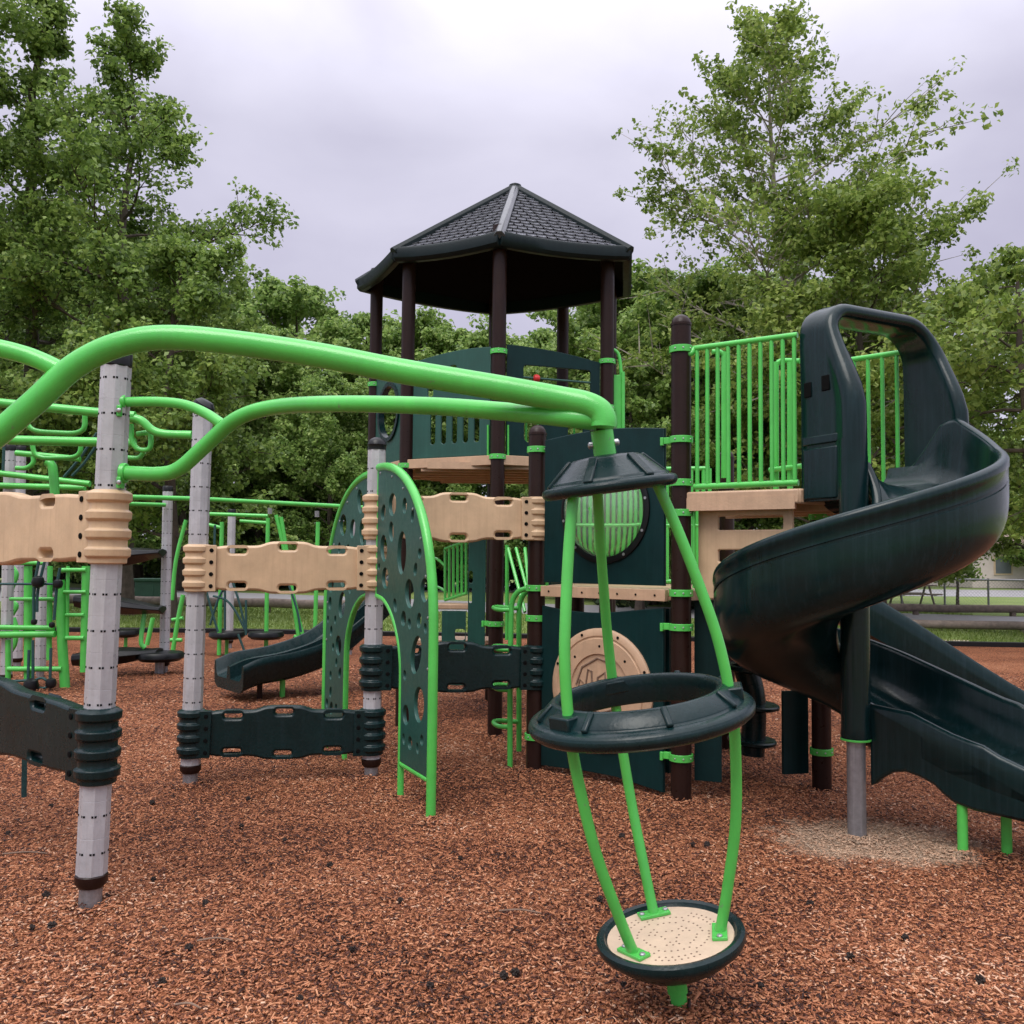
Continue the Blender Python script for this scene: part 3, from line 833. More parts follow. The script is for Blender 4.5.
def bar_rail(a, b, z0, z1, n, name='bar_rail', rb=.013, lean=0):
    m = MB(); d = (b - a).normalized()
    for k in range(n):
        p = a.lerp(b, (k + .3) / (n - .4)); m.tube([p + V((0, 0, z0)), p + V((0, 0, z1))], rb, 10)
    m.tube([a + V((0, 0, z0)), b + V((0, 0, z0))], .019, 12); m.tube([a + V((0, 0, z1)), b + V((0, 0, z1))], .019, 12)
    return m


ra = at(694, 352, B.y - .03); ra.z = 0
rb_ = Nn + hd * -.0 + lat * .0
m = bar_rail(ra, rb_, DP + .045, DP + .93, 10)
p = ra.lerp(rb_, .03)
m.tube(smooth([at(682, 350, 5.83), at(690, 354, 5.8), ra + V((0, 0, DP + .93))], 4), .019, 12)
m.build('bar_rail', GREEN, pf)
m = bar_rail(Cp + V((-.05, .02, 0)), Ff + V((.03, -.06, 0)), DP + .045, DP + .93, 8)
m.build('bar_rail', GREEN, pf)
# inner stair hand rails behind the front rail
m = MB()
for px, yt, yb, Yd in ((724, 352, 478, 6.5), (776, 362, 500, 6.2), (790, 362, 505, 6.1)):
    m.tube([at(px, yt, Yd), at(px, yb, Yd)], .02, 10)
m.tube(smooth([at(776, 366, 6.2), at(781, 361, 6.2), at(800, 361, 6.1)], 4), .018, 10)
m.tube(smooth([at(724, 356, 6.5), at(720, 352, 6.5), at(712, 352, 6.5)], 4), .018, 10)
m.tube([at(770, 470, 6.2), at(802, 466, 6.0)], .018, 10)
m.build('stair_rail', GREEN, pf)
# tan slotted panel hanging below the platform edge
a, b = B + V((.10, -.03, 0)), B.lerp(Nn, .97) + V((0, .03, 0))
o, ux2, L2 = on_side(a, b, 1.27)
MB().panel([(0, 0), (L2, 0), (L2, .60), (0, .60)], [rrect(L2 * .56, .475, L2 * .68, .085, .01), rrect(L2 * .56, .27, L2 * .68, .075, .01)], .035, o + V((.02, .06, 0)), ux2, (0, 0, 1), bev=.008).build('slotted_panel', TAN, pf)
m = MB().tube([at(694, 510, 5.8), at(694, 588, 5.8)], .010, 8)
m.tube(smooth([at(694, 512, 5.8), at(696, 504, 5.78), at(703, 503, 5.75)], 4), .010, 8)
m.build('panel_upright', GREEN, pf)
# dark legs/panels under the slide side
MB().box(at(795, 732, 6.35), (.19, .025, .56), ux=V((1, .25, 0))).build('lower_panel', HDPED, pf)
MB().box(at(708, 690, 5.95), (.17, .025, 1.15), ux=V((1, -.3, 0))).build('lower_panel', HDPED, pf)

# ------------------------------------------------------------------ spiral slide
ss = root('spiral_slide', 'dark teal spiral slide turning round a central pole, with arched hood at the top', 'slide', POLE)
RC = .43
# section: (radial offset from path centre, height). inner side negative
def section(k_in, k_out, deep):
    """closed outline: inside trough then outside skin"""
    ti = .20 * k_in; to = .325 * k_out
    o = [(-.31 + .025 * cos(a), ti + .025 * sin(a) - .02) for a in (pi, 2.5, 1.9, 1.3, .6, 0)]
    o += [(-.282, ti * .5), (-.262, .05), (-.235, .024), (-.20, .008), (-.15, -.004), (-.06, -.012), (.05, -.012), (.12, -.006), (.17, .008), (.21, .034), (.245, .08), (.268, .14), (.280, .20 * k_out + .02)]
    o += [(.312 + .030 * cos(a), to + .030 * sin(a) - .02) for a in (pi, 2.6, 2.1, 1.6, 1.1, .6, .2)]
    o += [(.343, to - .045), (.336, to - .055), (.338, to - .11), (.338, .215 * k_out), (.331, .212 * k_out), (.331, .198 * k_out), (.338, .195 * k_out), (.338, .12), (.335, .06), (.328, .01), (.315, -.035), (.296, -.075), (.268, -.11), (.23, -.138), (.18, -.158), (.12, -.168), (.0, -.172), (-.12, -.170), (-.20, -.158), (-.26, -.134), (-.30, -.10), (-.325, -.05), (-.335, .0)]
    return o


path = []
n_t = 76
PH0, PH1 = 27.0, -318.0
zt = lambda ph: 1.96 - 1.34 * ((PH0 - ph) / (PH0 - PH1)) ** 1.0
for i in range(n_t + 1):
    ph = PH0 + (PH1 - PH0) * i / n_t
    a = radians(ph)
    rc = RC - .07 * max(0, (i / n_t - .75) / .25)
    c = POLE + V((cos(a), sin(a), 0)) * rc
    c.z = zt(ph)
    k_in = .55
    path.append((c, V((cos(a), sin(a), 0)), k_in, 1.0 + .42 * max(0, 1 - i / 9) ** 1.3 * min(1, (i + 1) / 3), 0.0))
pre = []
for k in range(4):
    c, rv, ki, ko, dp = path[0]
    pre.append((c - hd * (.36 * (1 - k / 4)), lat * 1.0, ki, (.2, .3, .5, .8)[k], dp))
path = pre + path
n_t += 4
a = radians(PH1)
hx = V((sin(a), -cos(a), 0)); rd = V((cos(a), sin(a), 0)); c0 = path[-1][0]
hx = V((cos(radians(-50)), sin(radians(-50)), 0))
z0 = c0.z
for i in range(1, 15):
    s = i / 14 * 1.05
    rr = rd.lerp(V((-hx.y, hx.x, 0)), min(1, i / 5)).normalized()
    c = c0 + hx * s
    c.z = z0 - .37 * s + .22 * max(0, s - .5) ** 1.3
    kk = 1.0 - .35 * max(0, (s - .6) / .45)
    path.append((c, rr, .55 + .45 * min(1, i / 4) if s < .7 else kk, kk, min(.6, s * .75)))
rings = []
for c, rv, ki, ko, dp in path:
    rings.append([c + rv * x + V((0, 0, z if z > 0 else z * (1 - dp))) for x, z in section(ki, ko, dp)])
MB().loft(rings).build('chute', SLIDE, ss, ang=42)
# side skirt at the exit, pole side
c1, r1v = path[n_t + 2][0], path[n_t + 5][1]
sk_o = path[n_t + 1][0] - r1v * .305
sk = MB()
out_ = [(.0, .05), (.0, -.40), (.03, -.385), (.07, -.345), (.13, -.305), (.20, -.29), (.28, -.305), (.35, -.33), (.40, -.37), (.45, -.40), (.55, -.42), (.80, -.425), (.95, -.41), (.95, -.34), (.62, -.20), (.3, -.07)]
sk.panel(out_, [], .06, V((sk_o.x, sk_o.y, c1.z + .12)), hx, (0, 0, 1), bev=.02)
sk.build('side_skirt', SLIDE, ss, ang=60)
# pole
zs = at(857, 738, POLE.y).z
MB().lathe([(.078, zs), (.082, zs + .02), (.078, zs + .06), (.078, 2.1)], POLE, n=28).build('pole_sleeve', SLIDE, ss)
MB().lathe([(.05, -.1), (.05, zs + .05)], POLE, n=24).build('pole', STEEL, ss)
m = MB().lathe([(.055, zs - .012), (.083, zs - .012), (.083, zs + .0), (.055, zs)], POLE, n=24, loop=True)
m.box(POLE + V((.085, -.02, zs + .03)), (.02, .04, .09)); m.build('pole_clamp', GREEN, ss, bevel=.002)
for px in (963, 1007):
    p = G(px, 860)
    MB().tube([V((p.x, p.y, -.08)), V((p.x, p.y,   .30 if px < 1000 else .28))], .026, 14).build('leg', GREEN, ss)
# hood: arch swept from the pole side over the opening to the outer side
oh = POLE - hd * .36
pathv = []
Wd, Zb, Zt = .88, 1.86, 2.985
for k in range(10): pathv.append((0.0, Zb + (Zt - .14 - Zb) * k / 9))
for k in range(1, 7): a = pi - (pi / 2) * k / 6; pathv.append((.14 + .14 * cos(a), Zt - .14 + .14 * sin(a)))
for k in range(1, 7): pathv.append((.14 + (Wd - .24 - .14) * k / 6, Zt))
for k in range(1, 10): a = pi / 2 - (pi / 2) * k / 9; pathv.append((Wd - .24 + .24 * cos(a), Zt - .24 + .24 * sin(a)))
for k in range(1, 8): pathv.append((Wd, Zt - .24 - (Zt - .24 - 2.0) * k / 7))
rings = []
for i, (v, z) in enumerate(pathv):
    p0 = pathv[max(i - 1, 0)]; p1 = pathv[min(i + 1, len(pathv) - 1)]
    tv, tz = p1[0] - p0[0], p1[1] - p0[1]; l = math.hypot(tv, tz); tv /= l; tz /= l
    nv, nz = -tz, tv   # outward
    h = min(1, max(0, (Zt - z) / .62))
    ease = h * h * (3 - 2 * h)
    q = min(1, max(0, v / Wd))
    near = v < Wd / 2
    D = .225 + (.211 if near else .20) * ease
    tk = .034 + .010 * (1 - ease)
    rb = tk + ((.042 if near else .02) * ease)
    cx_ = D - rb
    sec = [(0, -tk), (0, tk), (.02, tk * 1.1), (max(.05, cx_ - .10), tk * 1.1), (max(.06, cx_ - .04), tk + (rb - tk) * .5)]
    sec += [(cx_ + rb * sin(t_), rb * cos(t_)) for t_ in (.0, .35, .7, 1.05, 1.4, 1.75, 2.1, 2.45, 2.8, pi)]
    sec += [(max(.06, cx_ - .04), -tk - (rb - tk) * .5), (max(.05, cx_ - .10), -tk * 1.1), (.02, -tk * 1.1)]
    rings.append([V((oh.x, oh.y, 0)) + hd * u + lat * (v + nv * n_) + V((0, 0, z + nz * n_)) for u, n_ in sec])
hood = MB().loft(rings).build('entry_hood', SLIDE, ss, ang=55)
# column on the pole side, up from the sleeve into the hood
MB().tube([POLE + V((0, 0, 1.6)), POLE + V((0, 0, 2.2))], .0765, 24).build('hood_column', SLIDE, hood)
fx = oh + lat * -.040
for (u, z, wx, hz) in ((.06, 2.52, .055, .09), (.20, 2.54, .06, .09)):
    MB().box(V((fx.x, fx.y, z)) + hd * u, (wx, .012, hz), ux=hd).build('hand_hole', DARK, hood, bevel=.004)
MB().box(V((fx.x, fx.y, 2.02)) + hd * .155, (.26, .02, .30), ux=hd).build('hood_cover', SLIDE, hood, bevel=.009)
MB().box(V((fx.x, fx.y, 2.215)) + hd * .155, (.27, .016, .05), ux=hd).build('hood_cover', SLIDE, hood, bevel=.006)

# ------------------------------------------------------------------ straight slide behind, right
def chute_sweep(pts, up_w, side, half=.24, h=.22, under=.10, ridge=()):
    sec = [(-half - .04, h - .02), (-half - .02, h), (-half, h - .01), (-half + .02, .04), (-half + .07, 0)]
    for r_ in ridge:
        sec += [(r_ - .05, 0), (r_ - .03, h * .75), (r_, h * .8), (r_ + .03, h * .75), (r_ + .05, 0)]
    sec += [(half - .07, 0), (half - .02, .04), (half, h - .01), (half + .02, h), (half + .04, h - .02), (half + .045, h * .55), (half + .04, h * .5), (half + .03, -under * .6), (half - .06, -under), (-half + .06, -under), (-half - .03, -under * .6), (-half - .045, h * .5)]
    rings = []
    for p in pts:
        rings.append([p + side * x + V((0, 0, z)) for x, z in sec])
    return MB().loft(rings)


t = root('straight_slide', 'dark straight slide sloping down behind the spiral slide to the right', 'slide', (3.6, 7.8, 0))
p0, p1 = at(820, 600, 7.9), at(1060, 745, 7.6)
dr = (p1 - p0); side = V((-dr.y, dr.x, 0)).normalized()
pts = [p0.lerp(p1, k / 8) + V((0, 0, .02 * sin(pi * k / 4))) for k in range(9)] + [p1 + V((.35, -.01, -.1)), p1 + V((.75, -.02, -.12))]
chute_sweep(pts, 0, side, .25, .26, .12).build('chute', SLIDE, t, ang=60)
for q in (p1 + V((.4, -.1, 0)), p1 + V((.4, .15, 0))):
    MB().tube([V((q.x, q.y, -.05)), V((q.x, q.y, q.z - .12))], .025, 12).build('leg', GREEN, t)

# double slide at left
t = root('double_slide', 'low dark double slide with three side ridges seen behind the left perforated arch', 'slide', (-2.4, 9.7, 0))
pp_ = smooth([V((-2.98, 9.80, .22)), V((-2.82, 9.93, .29)), V((-2.5, 10.18, .34)), V((-2.15, 10.45, .47)), V((-1.85, 10.7, .72)), V((-1.55, 10.93, 1.02)), V((-1.3, 11.12, 1.28))], 5)
side = V((.62, -.78, 0)).normalized()
chute_sweep(pp_, 0, side, .36, .17, .12, ridge=(0.0,)).build('chute', TEAL, t, ang=60)
for x, y in ((-2.66, 9.85), (-2.45, 9.98)):
    MB().tube([V((x, y, -.05)), V((x, y, .28))], .03, 12).build('leg', GREEN if x > -2.5 else BROWN, t)

# ------------------------------------------------------------------ perforated arch climber
ac = root('arch_climber', 'pair of dark green perforated quarter arches in lime green tube frames round the dome-cap post', 'climber', (g3b.x, g3b.y, 0))
rs = random.Random(5)
for sg, (sx, sy) in ((1, (.50, -1.02)), (-1, (-.52, .98))):
    dv = V((sx, sy, 0)); SLn = dv.length; ux = dv.normalized()
    o = V((g3b.x, g3b.y, 0)) + ux * .075
    ztop = 2.13 if sg > 0 else 2.1
    S = SLn - .075
    outer = [(0, ztop)] + [(S * sin(a) ** .92, 1.02 + (ztop - 1.02) * cos(a) ** .85) for a in [radians(x) for x in (8, 18, 28, 38, 48, 58, 68, 78, 86)]] + [(S, .9), (S + .0, .5), (S - .005, -.08)]
    inner = [(0.0, 1.25)] + [(S * .5 * sin(a), .75 + .5 * cos(a)) for a in [radians(x) for x in (20, 40, 60, 78)]] + [(S * .5, .65), (S * .5, .3), (S * .5, -.08)]
    W = lambda q: o + ux * q[0] + V((0, 0, q[1]))
    MB().tube(smooth([W(q) for q in outer], 4), .029, 14).build('outer_tube', GREEN, ac)
    MB().tube(smooth([W(q) for q in inner], 5), .021, 12).build('inner_tube', GREEN, ac)
    MB().tube([W((S * .5, .22)), W((S, .22))], .018, 10).build('cross_tube', GREEN, ac)
    MB().tube([W((.005, 1.24)), W((.005, ztop - .02))], .017, 10).build('post_tube', GREEN, ac)
    so_ = smooth([V((q[0], q[1], 0)) for q in outer[:-1]], 3); si_ = smooth([V((q[0], q[1], 0)) for q in inner[:-2]], 3)
    outline = [(q.x - .012, q.y - .012) for q in so_ if q.y > .25] + [(S - .01, .235), (S * .5 + .01, .235)] + [(q.x + .008, q.y + .012) for q in si_[::-1]]
    hol = []; tries = 0
    def ztop_at(x):
        for q1, q2 in zip(so_[:-1], so_[1:]):
            if q1.x <= x <= q2.x: return q1.y + (q2.y - q1.y) * (x - q1.x) / max(1e-6, q2.x - q1.x)
        return .9
    def zbot_at(x):
        if x > S * .5: return .235
        for q1, q2 in zip(si_[:-1], si_[1:]):
            if q1.x <= x <= q2.x: return q1.y + (q2.y - q1.y) * (x - q1.x) / max(1e-6, q2.x - q1.x)
        return .235
    cand = []
    while len(hol) < 26 and tries < 4000:
        tries += 1
        big = len(hol) < 9
        rx = rs.uniform(.055, .085) if big else rs.uniform(.02, .045); ry = rx * rs.uniform(1.0, 1.7); rot = rs.uniform(-.5, .5)
        x = rs.uniform(.05, S - .05); z = rs.uniform(.3, 2.0)
        R_ = max(rx, ry)
        ok = all(zbot_at(x + dx) + R_ + .03 < z < ztop_at(x + dx) - R_ - .03 for dx in (-R_, 0, R_) if 0 < x + dx < S) and R_ + .03 < x < S - R_ - .03
        if x < S * .5 + R_ + .03 and z < 1.27 and zbot_at(max(.01, x - R_ - .02)) + .03 > z - R_ and True:
            ok = ok and z - R_ > zbot_at(max(.01, x - R_ - .02)) + .02
        if ok and x < S * .5 + R_ + .03 and z - R_ < .8: ok = x - R_ > S * .5 + .03
        if ok and all(math.hypot(x - cx, z - cz) > R_ + cr + .03 for cx, cz, cr in cand):
            cand.append((x, z, R_)); hol.append(ell(x, z, rx, ry, rot, 18))
    m = MB().panel(outline, hol, .026, o, ux, (0, 0, 1), bev=.005)
    nb = ux.cross(V((0, 0, 1)))
    for q in so_[2::4]:
        if q.y > .3:
            for sgn in (-1, 1): m.lathe([(.009, 0), (.009, .004), (.005, .006)], W((max(.03, q.x - .05), q.y - .04)) + nb * (.013 * sgn), nb * sgn, n=8, mi=1)
    m.build('perforated_board', [HDPE, BOLT], ac)

# ------------------------------------------------------------------ loop ladder between tower and cabin
ll = root('loop_ladder', 'lime green ladder of bent pipes with loop rungs left of the cabin post', 'ladder', (.0, 6.75, 0))
for (xb, yb, Yd, xt) in ((510, 763, 6.75, 512), (519, 745, 6.98, 520)):
    MB().tube(smooth([at(xb, yb + 6, Yd), at(xb, 690, Yd), at(xt - 1, 620, Yd), at(xt, 603, Yd), at(xt + 6, 592, Yd - .02), at(xt + 18, 588, Yd - .06), at(540, 588, Yd - .1)], 5), .020, 12).build('side_pipe', GREEN, ll)
for yy in (610, 650, 690, 727):
    m = MB(); c = at(511, yy, 6.75); r_ = .12
    m.tube(smooth([c, c + V((-.09, .03, .0)), c + V((-.13, .12, .01)), c + V((-.09, .2, .01)), c + V((.05, .22, 0))], 5), .017, 10)
    m.build('rung', GREEN, ll)

# steps and rails below the tower
stp = root('entry_steps', 'teal step unit with tan seat and green slat rail below the roofed tower', 'steps', (-.6, 9.0, 0))
y0 = 8.75
def pxp(mb, x0, y0_, x1, y1_, Yd, th, holes=()):
    a, b = at(x0, y1_, Yd), at(x1, y0_, Yd)
    hs = []
    for hx0, hy0, hx1, hy1 in holes:
        p, q = at(hx0, hy1, Yd), at(hx1, hy0, Yd); hs.append(rrect((p.x + q.x) / 2 - a.x, (p.z + q.z) / 2 - a.z, q.x - p.x, q.z - p.z, .02))
    mb.panel([(0, 0), (b.x - a.x, 0), (b.x - a.x, b.z - a.z), (0, b.z - a.z)], hs, th, a, (1, 0, 0), (0, 0, 1)); return mb
pxp(MB(), 467, 540, 486, 688, 8.6, .03, [(469, 571, 473, 583), (469, 588, 472, 603)]).build('upright_panel', HDPE, stp)
pxp(MB(), 441, 611, 466, 685, 8.63, .03, [(455, 629, 465, 640)]).build('front_panel', HDPE, stp)
MB().box(at(452, 606, 8.8), (.34, .34, .05)).build('seat', DECK, stp, bevel=.01)
m = MB()
for k in range(6):
    m.tube([at(445 + 4.2 * k, 549 - k * 1.3, 9.0 - k * .04), at(445 + 4.2 * k, 600 - k * 1.2, 9.0 - k * .04)], .013, 8)
m.tube([at(445, 549, 9.0), at(467, 541, 8.8)], .016, 8); m.tube([at(445, 600, 9.0), at(467, 593, 8.8)], .016, 8)
m.tube(smooth([at(428, 558, 9.2), at(437, 559, 9.1), at(445, 566, 9.0)], 4), .014, 8)
m.tube(smooth([at(430, 585, 9.2), at(440, 588, 9.1), at(446, 592, 9.0)], 4), .014, 8)
m.build('slat_rail', GREEN, stp)
MB().box(at(455, 640, 9.4), (.9, .5, .04)).build('step', DECK, stp, bevel=.006)
m = MB()
for x0_, x1_ in ((508, 525), (516, 533), (525, 531)):
    m.tube([at(x0_, 548, 7.6), at(x1_, 612, 7.2)], .014, 8)
m.tube([at(507, 545, 7.6), at(507, 640, 7.6)], .016, 8)
m.build('hand_rail', GREEN, stp)

# stacked dark stepping pods behind the spinner
t = root('pod_stepper', 'dark stack of round stepping pods on a curved stem behind the spiral slide', 'stepping pods', at(755, 742, 6.6))
m = MB(); stem = smooth([at(752, 755, 6.6), at(754, 720, 6.6), at(752, 690, 6.6), at(742, 660, 6.6)], 5)
m.tube(stem, .085, 14); m.build('stem', TEAL, t)
for px, py, r_ in ((752, 741, .17), (755, 706, .17), (746, 668, .17)):
    MB().lathe([(.05, -.035), (r_ * .8, -.02), (r_, -.005), (r_, .012), (r_ * .95, .02), (.0, .022)], at(px, py, 6.6), V((.06, -.05, 1)), n=28).build('step', TEAL, t)
MB().tube([at(762, 690, 6.75), at(762, 720, 6.75)], .012, 8).build('brace', GREEN, t)

# ------------------------------------------------------------------ far climbers at left
def px_post(px_b, y_b, px_t, y_t, label, cap='band', r=.064):
    b = G(px_b, y_b); grey_post(b, at(px_t, y_t, b.y), label, cap, dots=(b.y < 13), r=r)


px_post(6, 686, 10, 446, 'grey post at the far left edge behind the nearest tan wall')
px_post(17, 668, 21, 447, 'pale grey post standing just behind the far left edge post')
px_post(40, 677, 44, 500, 'grey post among the dark ropes behind the nearest walls')
px_post(164, 672, 168, 487, 'grey post carrying three black leaf steps between the two tall near posts')
px_post(229, 648, 232, 510, 'far grey post beside a round black pod and rope net')
px_post(349, 655, 352, 497, 'far grey post with dark cap behind the left perforated arch')

oh1 = root('overhead_rail', 'far overhead green beam running to the left perforated arch', 'overhead rail', at(240, 500, 12.5), 'far green overhead rails')
MB().tube([at(128, 497, 11.5), at(200, 499, 12.2), at(372, 508, 13.5)], .032, 12).build('beam', GREEN, oh1)
MB().tube([at(128, 504, 11.6), at(165, 505, 12.0)], .028, 10).build('beam', GREEN, oh1)
oh2 = root('overhead_rail', 'green overhead rails with hanging U grips behind the thick arm at far left', 'overhead rail', at(40, 440, 9.5), 'far green overhead rails')
for a, b, r in (((-40, 399, 9.0), (135, 416, 9.0), .045), ((8, 440, 9.6), (135, 443, 9.6), .05), ((16, 453, 10.0), (80, 459, 10.0), .032), ((-20, 471, 10.4), (90, 484, 10.4), .035), ((-20, 485, 10.6), (85, 488, 10.6), .035)):
    MB().tube([at(*a), at(*b)], r, 12).build('beam', GREEN, oh2)
for pts, Yd in (([(25, 415), (27, 424), (36, 431), (60, 433), (76, 433), (84, 428), (85, 415)], 9.2), ([(32, 443), (35, 454), (44, 458), (60, 458), (74, 457), (80, 452), (81, 443)], 9.8), ([(16, 468), (26, 468), (33, 463), (33, 455)], 10.0)):
    MB().tube(smooth([at(x, y, Yd) for x, y in pts], 4), .026, 10).build('hanging_grip', GREEN, oh2)
MB().tube(smooth([at(47, 462, 10), at(52, 466, 10), at(54, 480, 10), at(55, 500, 10)], 4), .05, 10).build('upright', GREEN, oh2)
oh3 = root('overhead_rail', 'green pipe loops joining the two tall near grey posts in the distance', 'overhead rail', at(150, 440, 9.0), 'far green overhead rails')
MB().tube(smooth([at(120, 416, 9), at(140, 420, 9), at(152, 430, 9), at(165, 434, 9), at(192, 435, 9)], 5), .042, 12).build('beam', GREEN, oh3)
MB().tube(smooth([at(131, 424, 9.1), at(132, 440, 9.1), at(138, 449, 9.1), at(149, 449, 9.1), at(151, 438, 9.1), at(148, 433, 9.1), at(137, 434, 9.1)], 4), .026, 10).build('hanging_grip', GREEN, oh3)
MB().tube(smooth([at(122, 457, 9.2), at(138, 458, 9.2), at(144, 452, 9.2)], 4), .024, 10).build('hanging_grip', GREEN, oh3)

nc = root('rope_climber', 'green pipe ladder with dark ropes and black knots behind the nearest climbing walls', 'rope climber', at(55, 690, 10.6))
for pts, r in (([(28, 566), (28, 690)], .045), ([(50, 566), (49, 660)], .03), ([(60, 580), (62, 640), (65, 688)], .055), ([(68, 566), (67, 640)], .02), ([(86, 566), (84, 672)], .045), ([(8, 640), (8, 690)], .03)):
    MB().tube([at(x, y, 10.6) for x, y in pts], r, 10).build('upright', GREEN, nc)
for a, b, r in (((10, 599), (54, 599), .022), ((-30, 627), (54, 628), .03), ((-30, 635), (55, 634), .04), ((8, 669), (62, 669), .03), ((10, 563), (44, 563), .025), ((62, 570), (86, 570), .025), ((64, 592), (86, 592), .022), ((66, 615), (84, 615), .022), ((66, 638), (84, 638), .026)):
    MB().tube([at(a[0], a[1], 10.55), at(b[0], b[1], 10.55)], r, 10).build('rung', GREEN, nc)
for pts in ([(39, 560), (34, 590), (34, 622)], [(45, 560), (38, 590), (37, 612)], [(60, 568), (57, 585), (54, 620)], [(-10, 584), (30, 584), (60, 584)], [(33, 640), (33, 680)], [(29, 650), (28, 682)], [(51, 648), (50, 682)], [(-5, 678), (12, 681), (30, 680)], [(33, 681), (42, 678), (50, 684), (44, 688), (33, 687)], [(97, 433), (80, 458), (64, 477)], [(100, 440), (85, 462), (72, 476)], [(4, 447), (3, 472)]):
    MB().tube(smooth([at(x, y, 10.4) for x, y in pts], 4), .016, 6).build('rope', ROPE, nc)
for x, y, r in ((38, 582, .07), (58, 584, .055), (31, 686, .085), (51, 683, .06), (34, 622, .035), (52, 625, .035)):
    MB().lathe([(.2 * r, -r), (.8 * r, -.7 * r), (r, 0), (.8 * r, .7 * r), (.2 * r, r)], at(x, y, 10.35), n=12).build('knot', BLACK, nc)
MB().tube(smooth([at(x, y, 11.5) for x, y in ((11, 566), (16, 575), (11, 590), (11, 600), (16, 606), (12, 614))], 4), .035, 8).build('curved_handle', GREEN, nc)
MB().tube(smooth([at(x, y, 11.5) for x, y in ((13, 618), (16, 630), (14, 645), (8, 653))], 4), .035, 8).build('curved_handle', GREEN, nc)

pod = root('leaf_step_climber', 'three black leaf-shaped steps reaching out behind the largest grey post', 'leaf steps', at(140, 660, 11.6))
for x0, y0_, x1, y1_, wz in ((95, 560, 163, 553, .5), (74, 601, 163, 610, .45), (72, 660, 160, 652, .45)):
    a, b = at(x0, y0_, 11.6), at(x1, y1_, 11.9); d = b - a; rings = []
    for k in range(11):
        q = k / 10; c = a + d * q; wd = wz * .5 * (max(.06, sin(pi * min(1, q * .8 + .03))) ** .7); hh = .115 * (.5 + .5 * sin(pi * min(1, q + .1)))
        rings.append([c + V((0, y, z)) for y, z in ((-wd, .0), (-wd * .8, hh * .7), (0, hh), (wd * .8, hh * .7), (wd, 0), (0, -hh))])
    MB().loft(rings).build('leaf_step', BLACK, pod, bevel=.01)
MB().tube(smooth([at(146, 603, 11.9), at(141, 640, 11.8), at(145, 648, 11.8)], 4), .03, 8).build('support', GREEN, pod)


def pod_disc(px, py, Yd, dia, label, leg_y, green=True):
    c = at(px, py, Yd); t = root('stepping_pod', label, 'stepping pod', (c.x, c.y, 0), 'black stepping pods')
    r = dia / 2
    MB().lathe([(r * .3, -.075), (r * .8, -.06), (r, -.02), (r, .02), (r * .93, .05), (r * .5, .06), (0, .06)], c, n=28).build('step', BLACK, t)
    MB().tube([V((c.x, c.y, -.05)), c - V((0, 0, .05))], .028 if green else .06, 12).build('stem', GREEN if green else STEEL, t)


pod_disc(160, 656, 11.9, .60, 'black round pod at the foot of the post with leaf steps', 668, False)
pod_disc(227, 635, 14.4, .55, 'black round pod beside the far grey post and rope net', 650)
pod_disc(266, 635, 14.2, .54, 'black round pod on a tall green pole left of the double slide', 655)
pod_disc(316, 634, 14.6, .52, 'black round pod on a green stem just behind the double slide', 655)
pod_disc(126, 633, 15.0, .42, 'small black round pod on a green stem behind the leaf steps', 650)
fc = root('far_pole_climber', 'far green poles and slanted ladder rails behind the middle tan wall', 'pole climber', at(290, 640, 14.5))
for pts, r in (([(222, 522), (219, 655)], .032), ([(268, 518), (266, 655)], .032), ([(318, 522), (315, 634)], .032), ([(281, 517), (288, 560), (299, 640), (305, 652)], .03), ([(276, 515), (282, 540), (292, 590), (303, 636)], .03), ([(186, 520), (176, 560), (172, 600)], .03), ([(183, 595), (178, 620), (173, 650)], .035), ([(153, 618), (147, 645)], .035)):
    MB().tube(smooth([at(x, y, 14.2) for x, y in pts], 3), r, 10).build('pole', GREEN, fc)
for a, b in (((210, 514), (268, 516)), ((240, 521), (268, 523)), ((294, 636), (304, 642)), ((205, 524), (222, 528)), ((170, 640), (182, 640)), ((172, 620), (183, 618))):
    MB().tube([at(a[0], a[1], 14.2), at(b[0], b[1], 14.2)], .03, 10).build('rail', GREEN, fc)
for x, y in ((270, 514), (317, 517)):
    MB().tube([at(x, y, 14.2), at(x, y - 6, 14.2)], .035, 10).build('pole_cap', STEEL, fc)
for pts in ([(228, 580), (218, 600), (210, 625)], [(232, 580), (240, 605), (246, 632)], [(206, 590), (212, 612), (218, 632)], [(246, 632), (236, 612), (226, 600), (213, 596)], [(238, 634), (246, 655)], [(289, 585), (297, 610), (301, 632)], [(206, 540), (206, 560)], [(215, 525), (214, 560)], [(246, 600), (246, 635)], [(225, 585), (225, 630)]):
    MB().tube(smooth([at(x, y, 14.0) for x, y in pts], 3), .018, 6).build('rope', ROPE, fc)
t = MB().tube([at(24, 797, 5.15), at(24.5, 757, 5.15)], .014, 10)
t = t.build('rope_stub', ROPE); tag(t, 'short dark green rope end standing in the chips below the nearest dark wall', 'rope')

# ------------------------------------------------------------------ ground
def sheet(name, pts, z, mat, kind='structure'):
    m = MB(); m.add([(x, y, z) for x, y in pts], [tuple(range(len(pts)))]); o = m.build(name, mat); return tag(o, kind=kind)


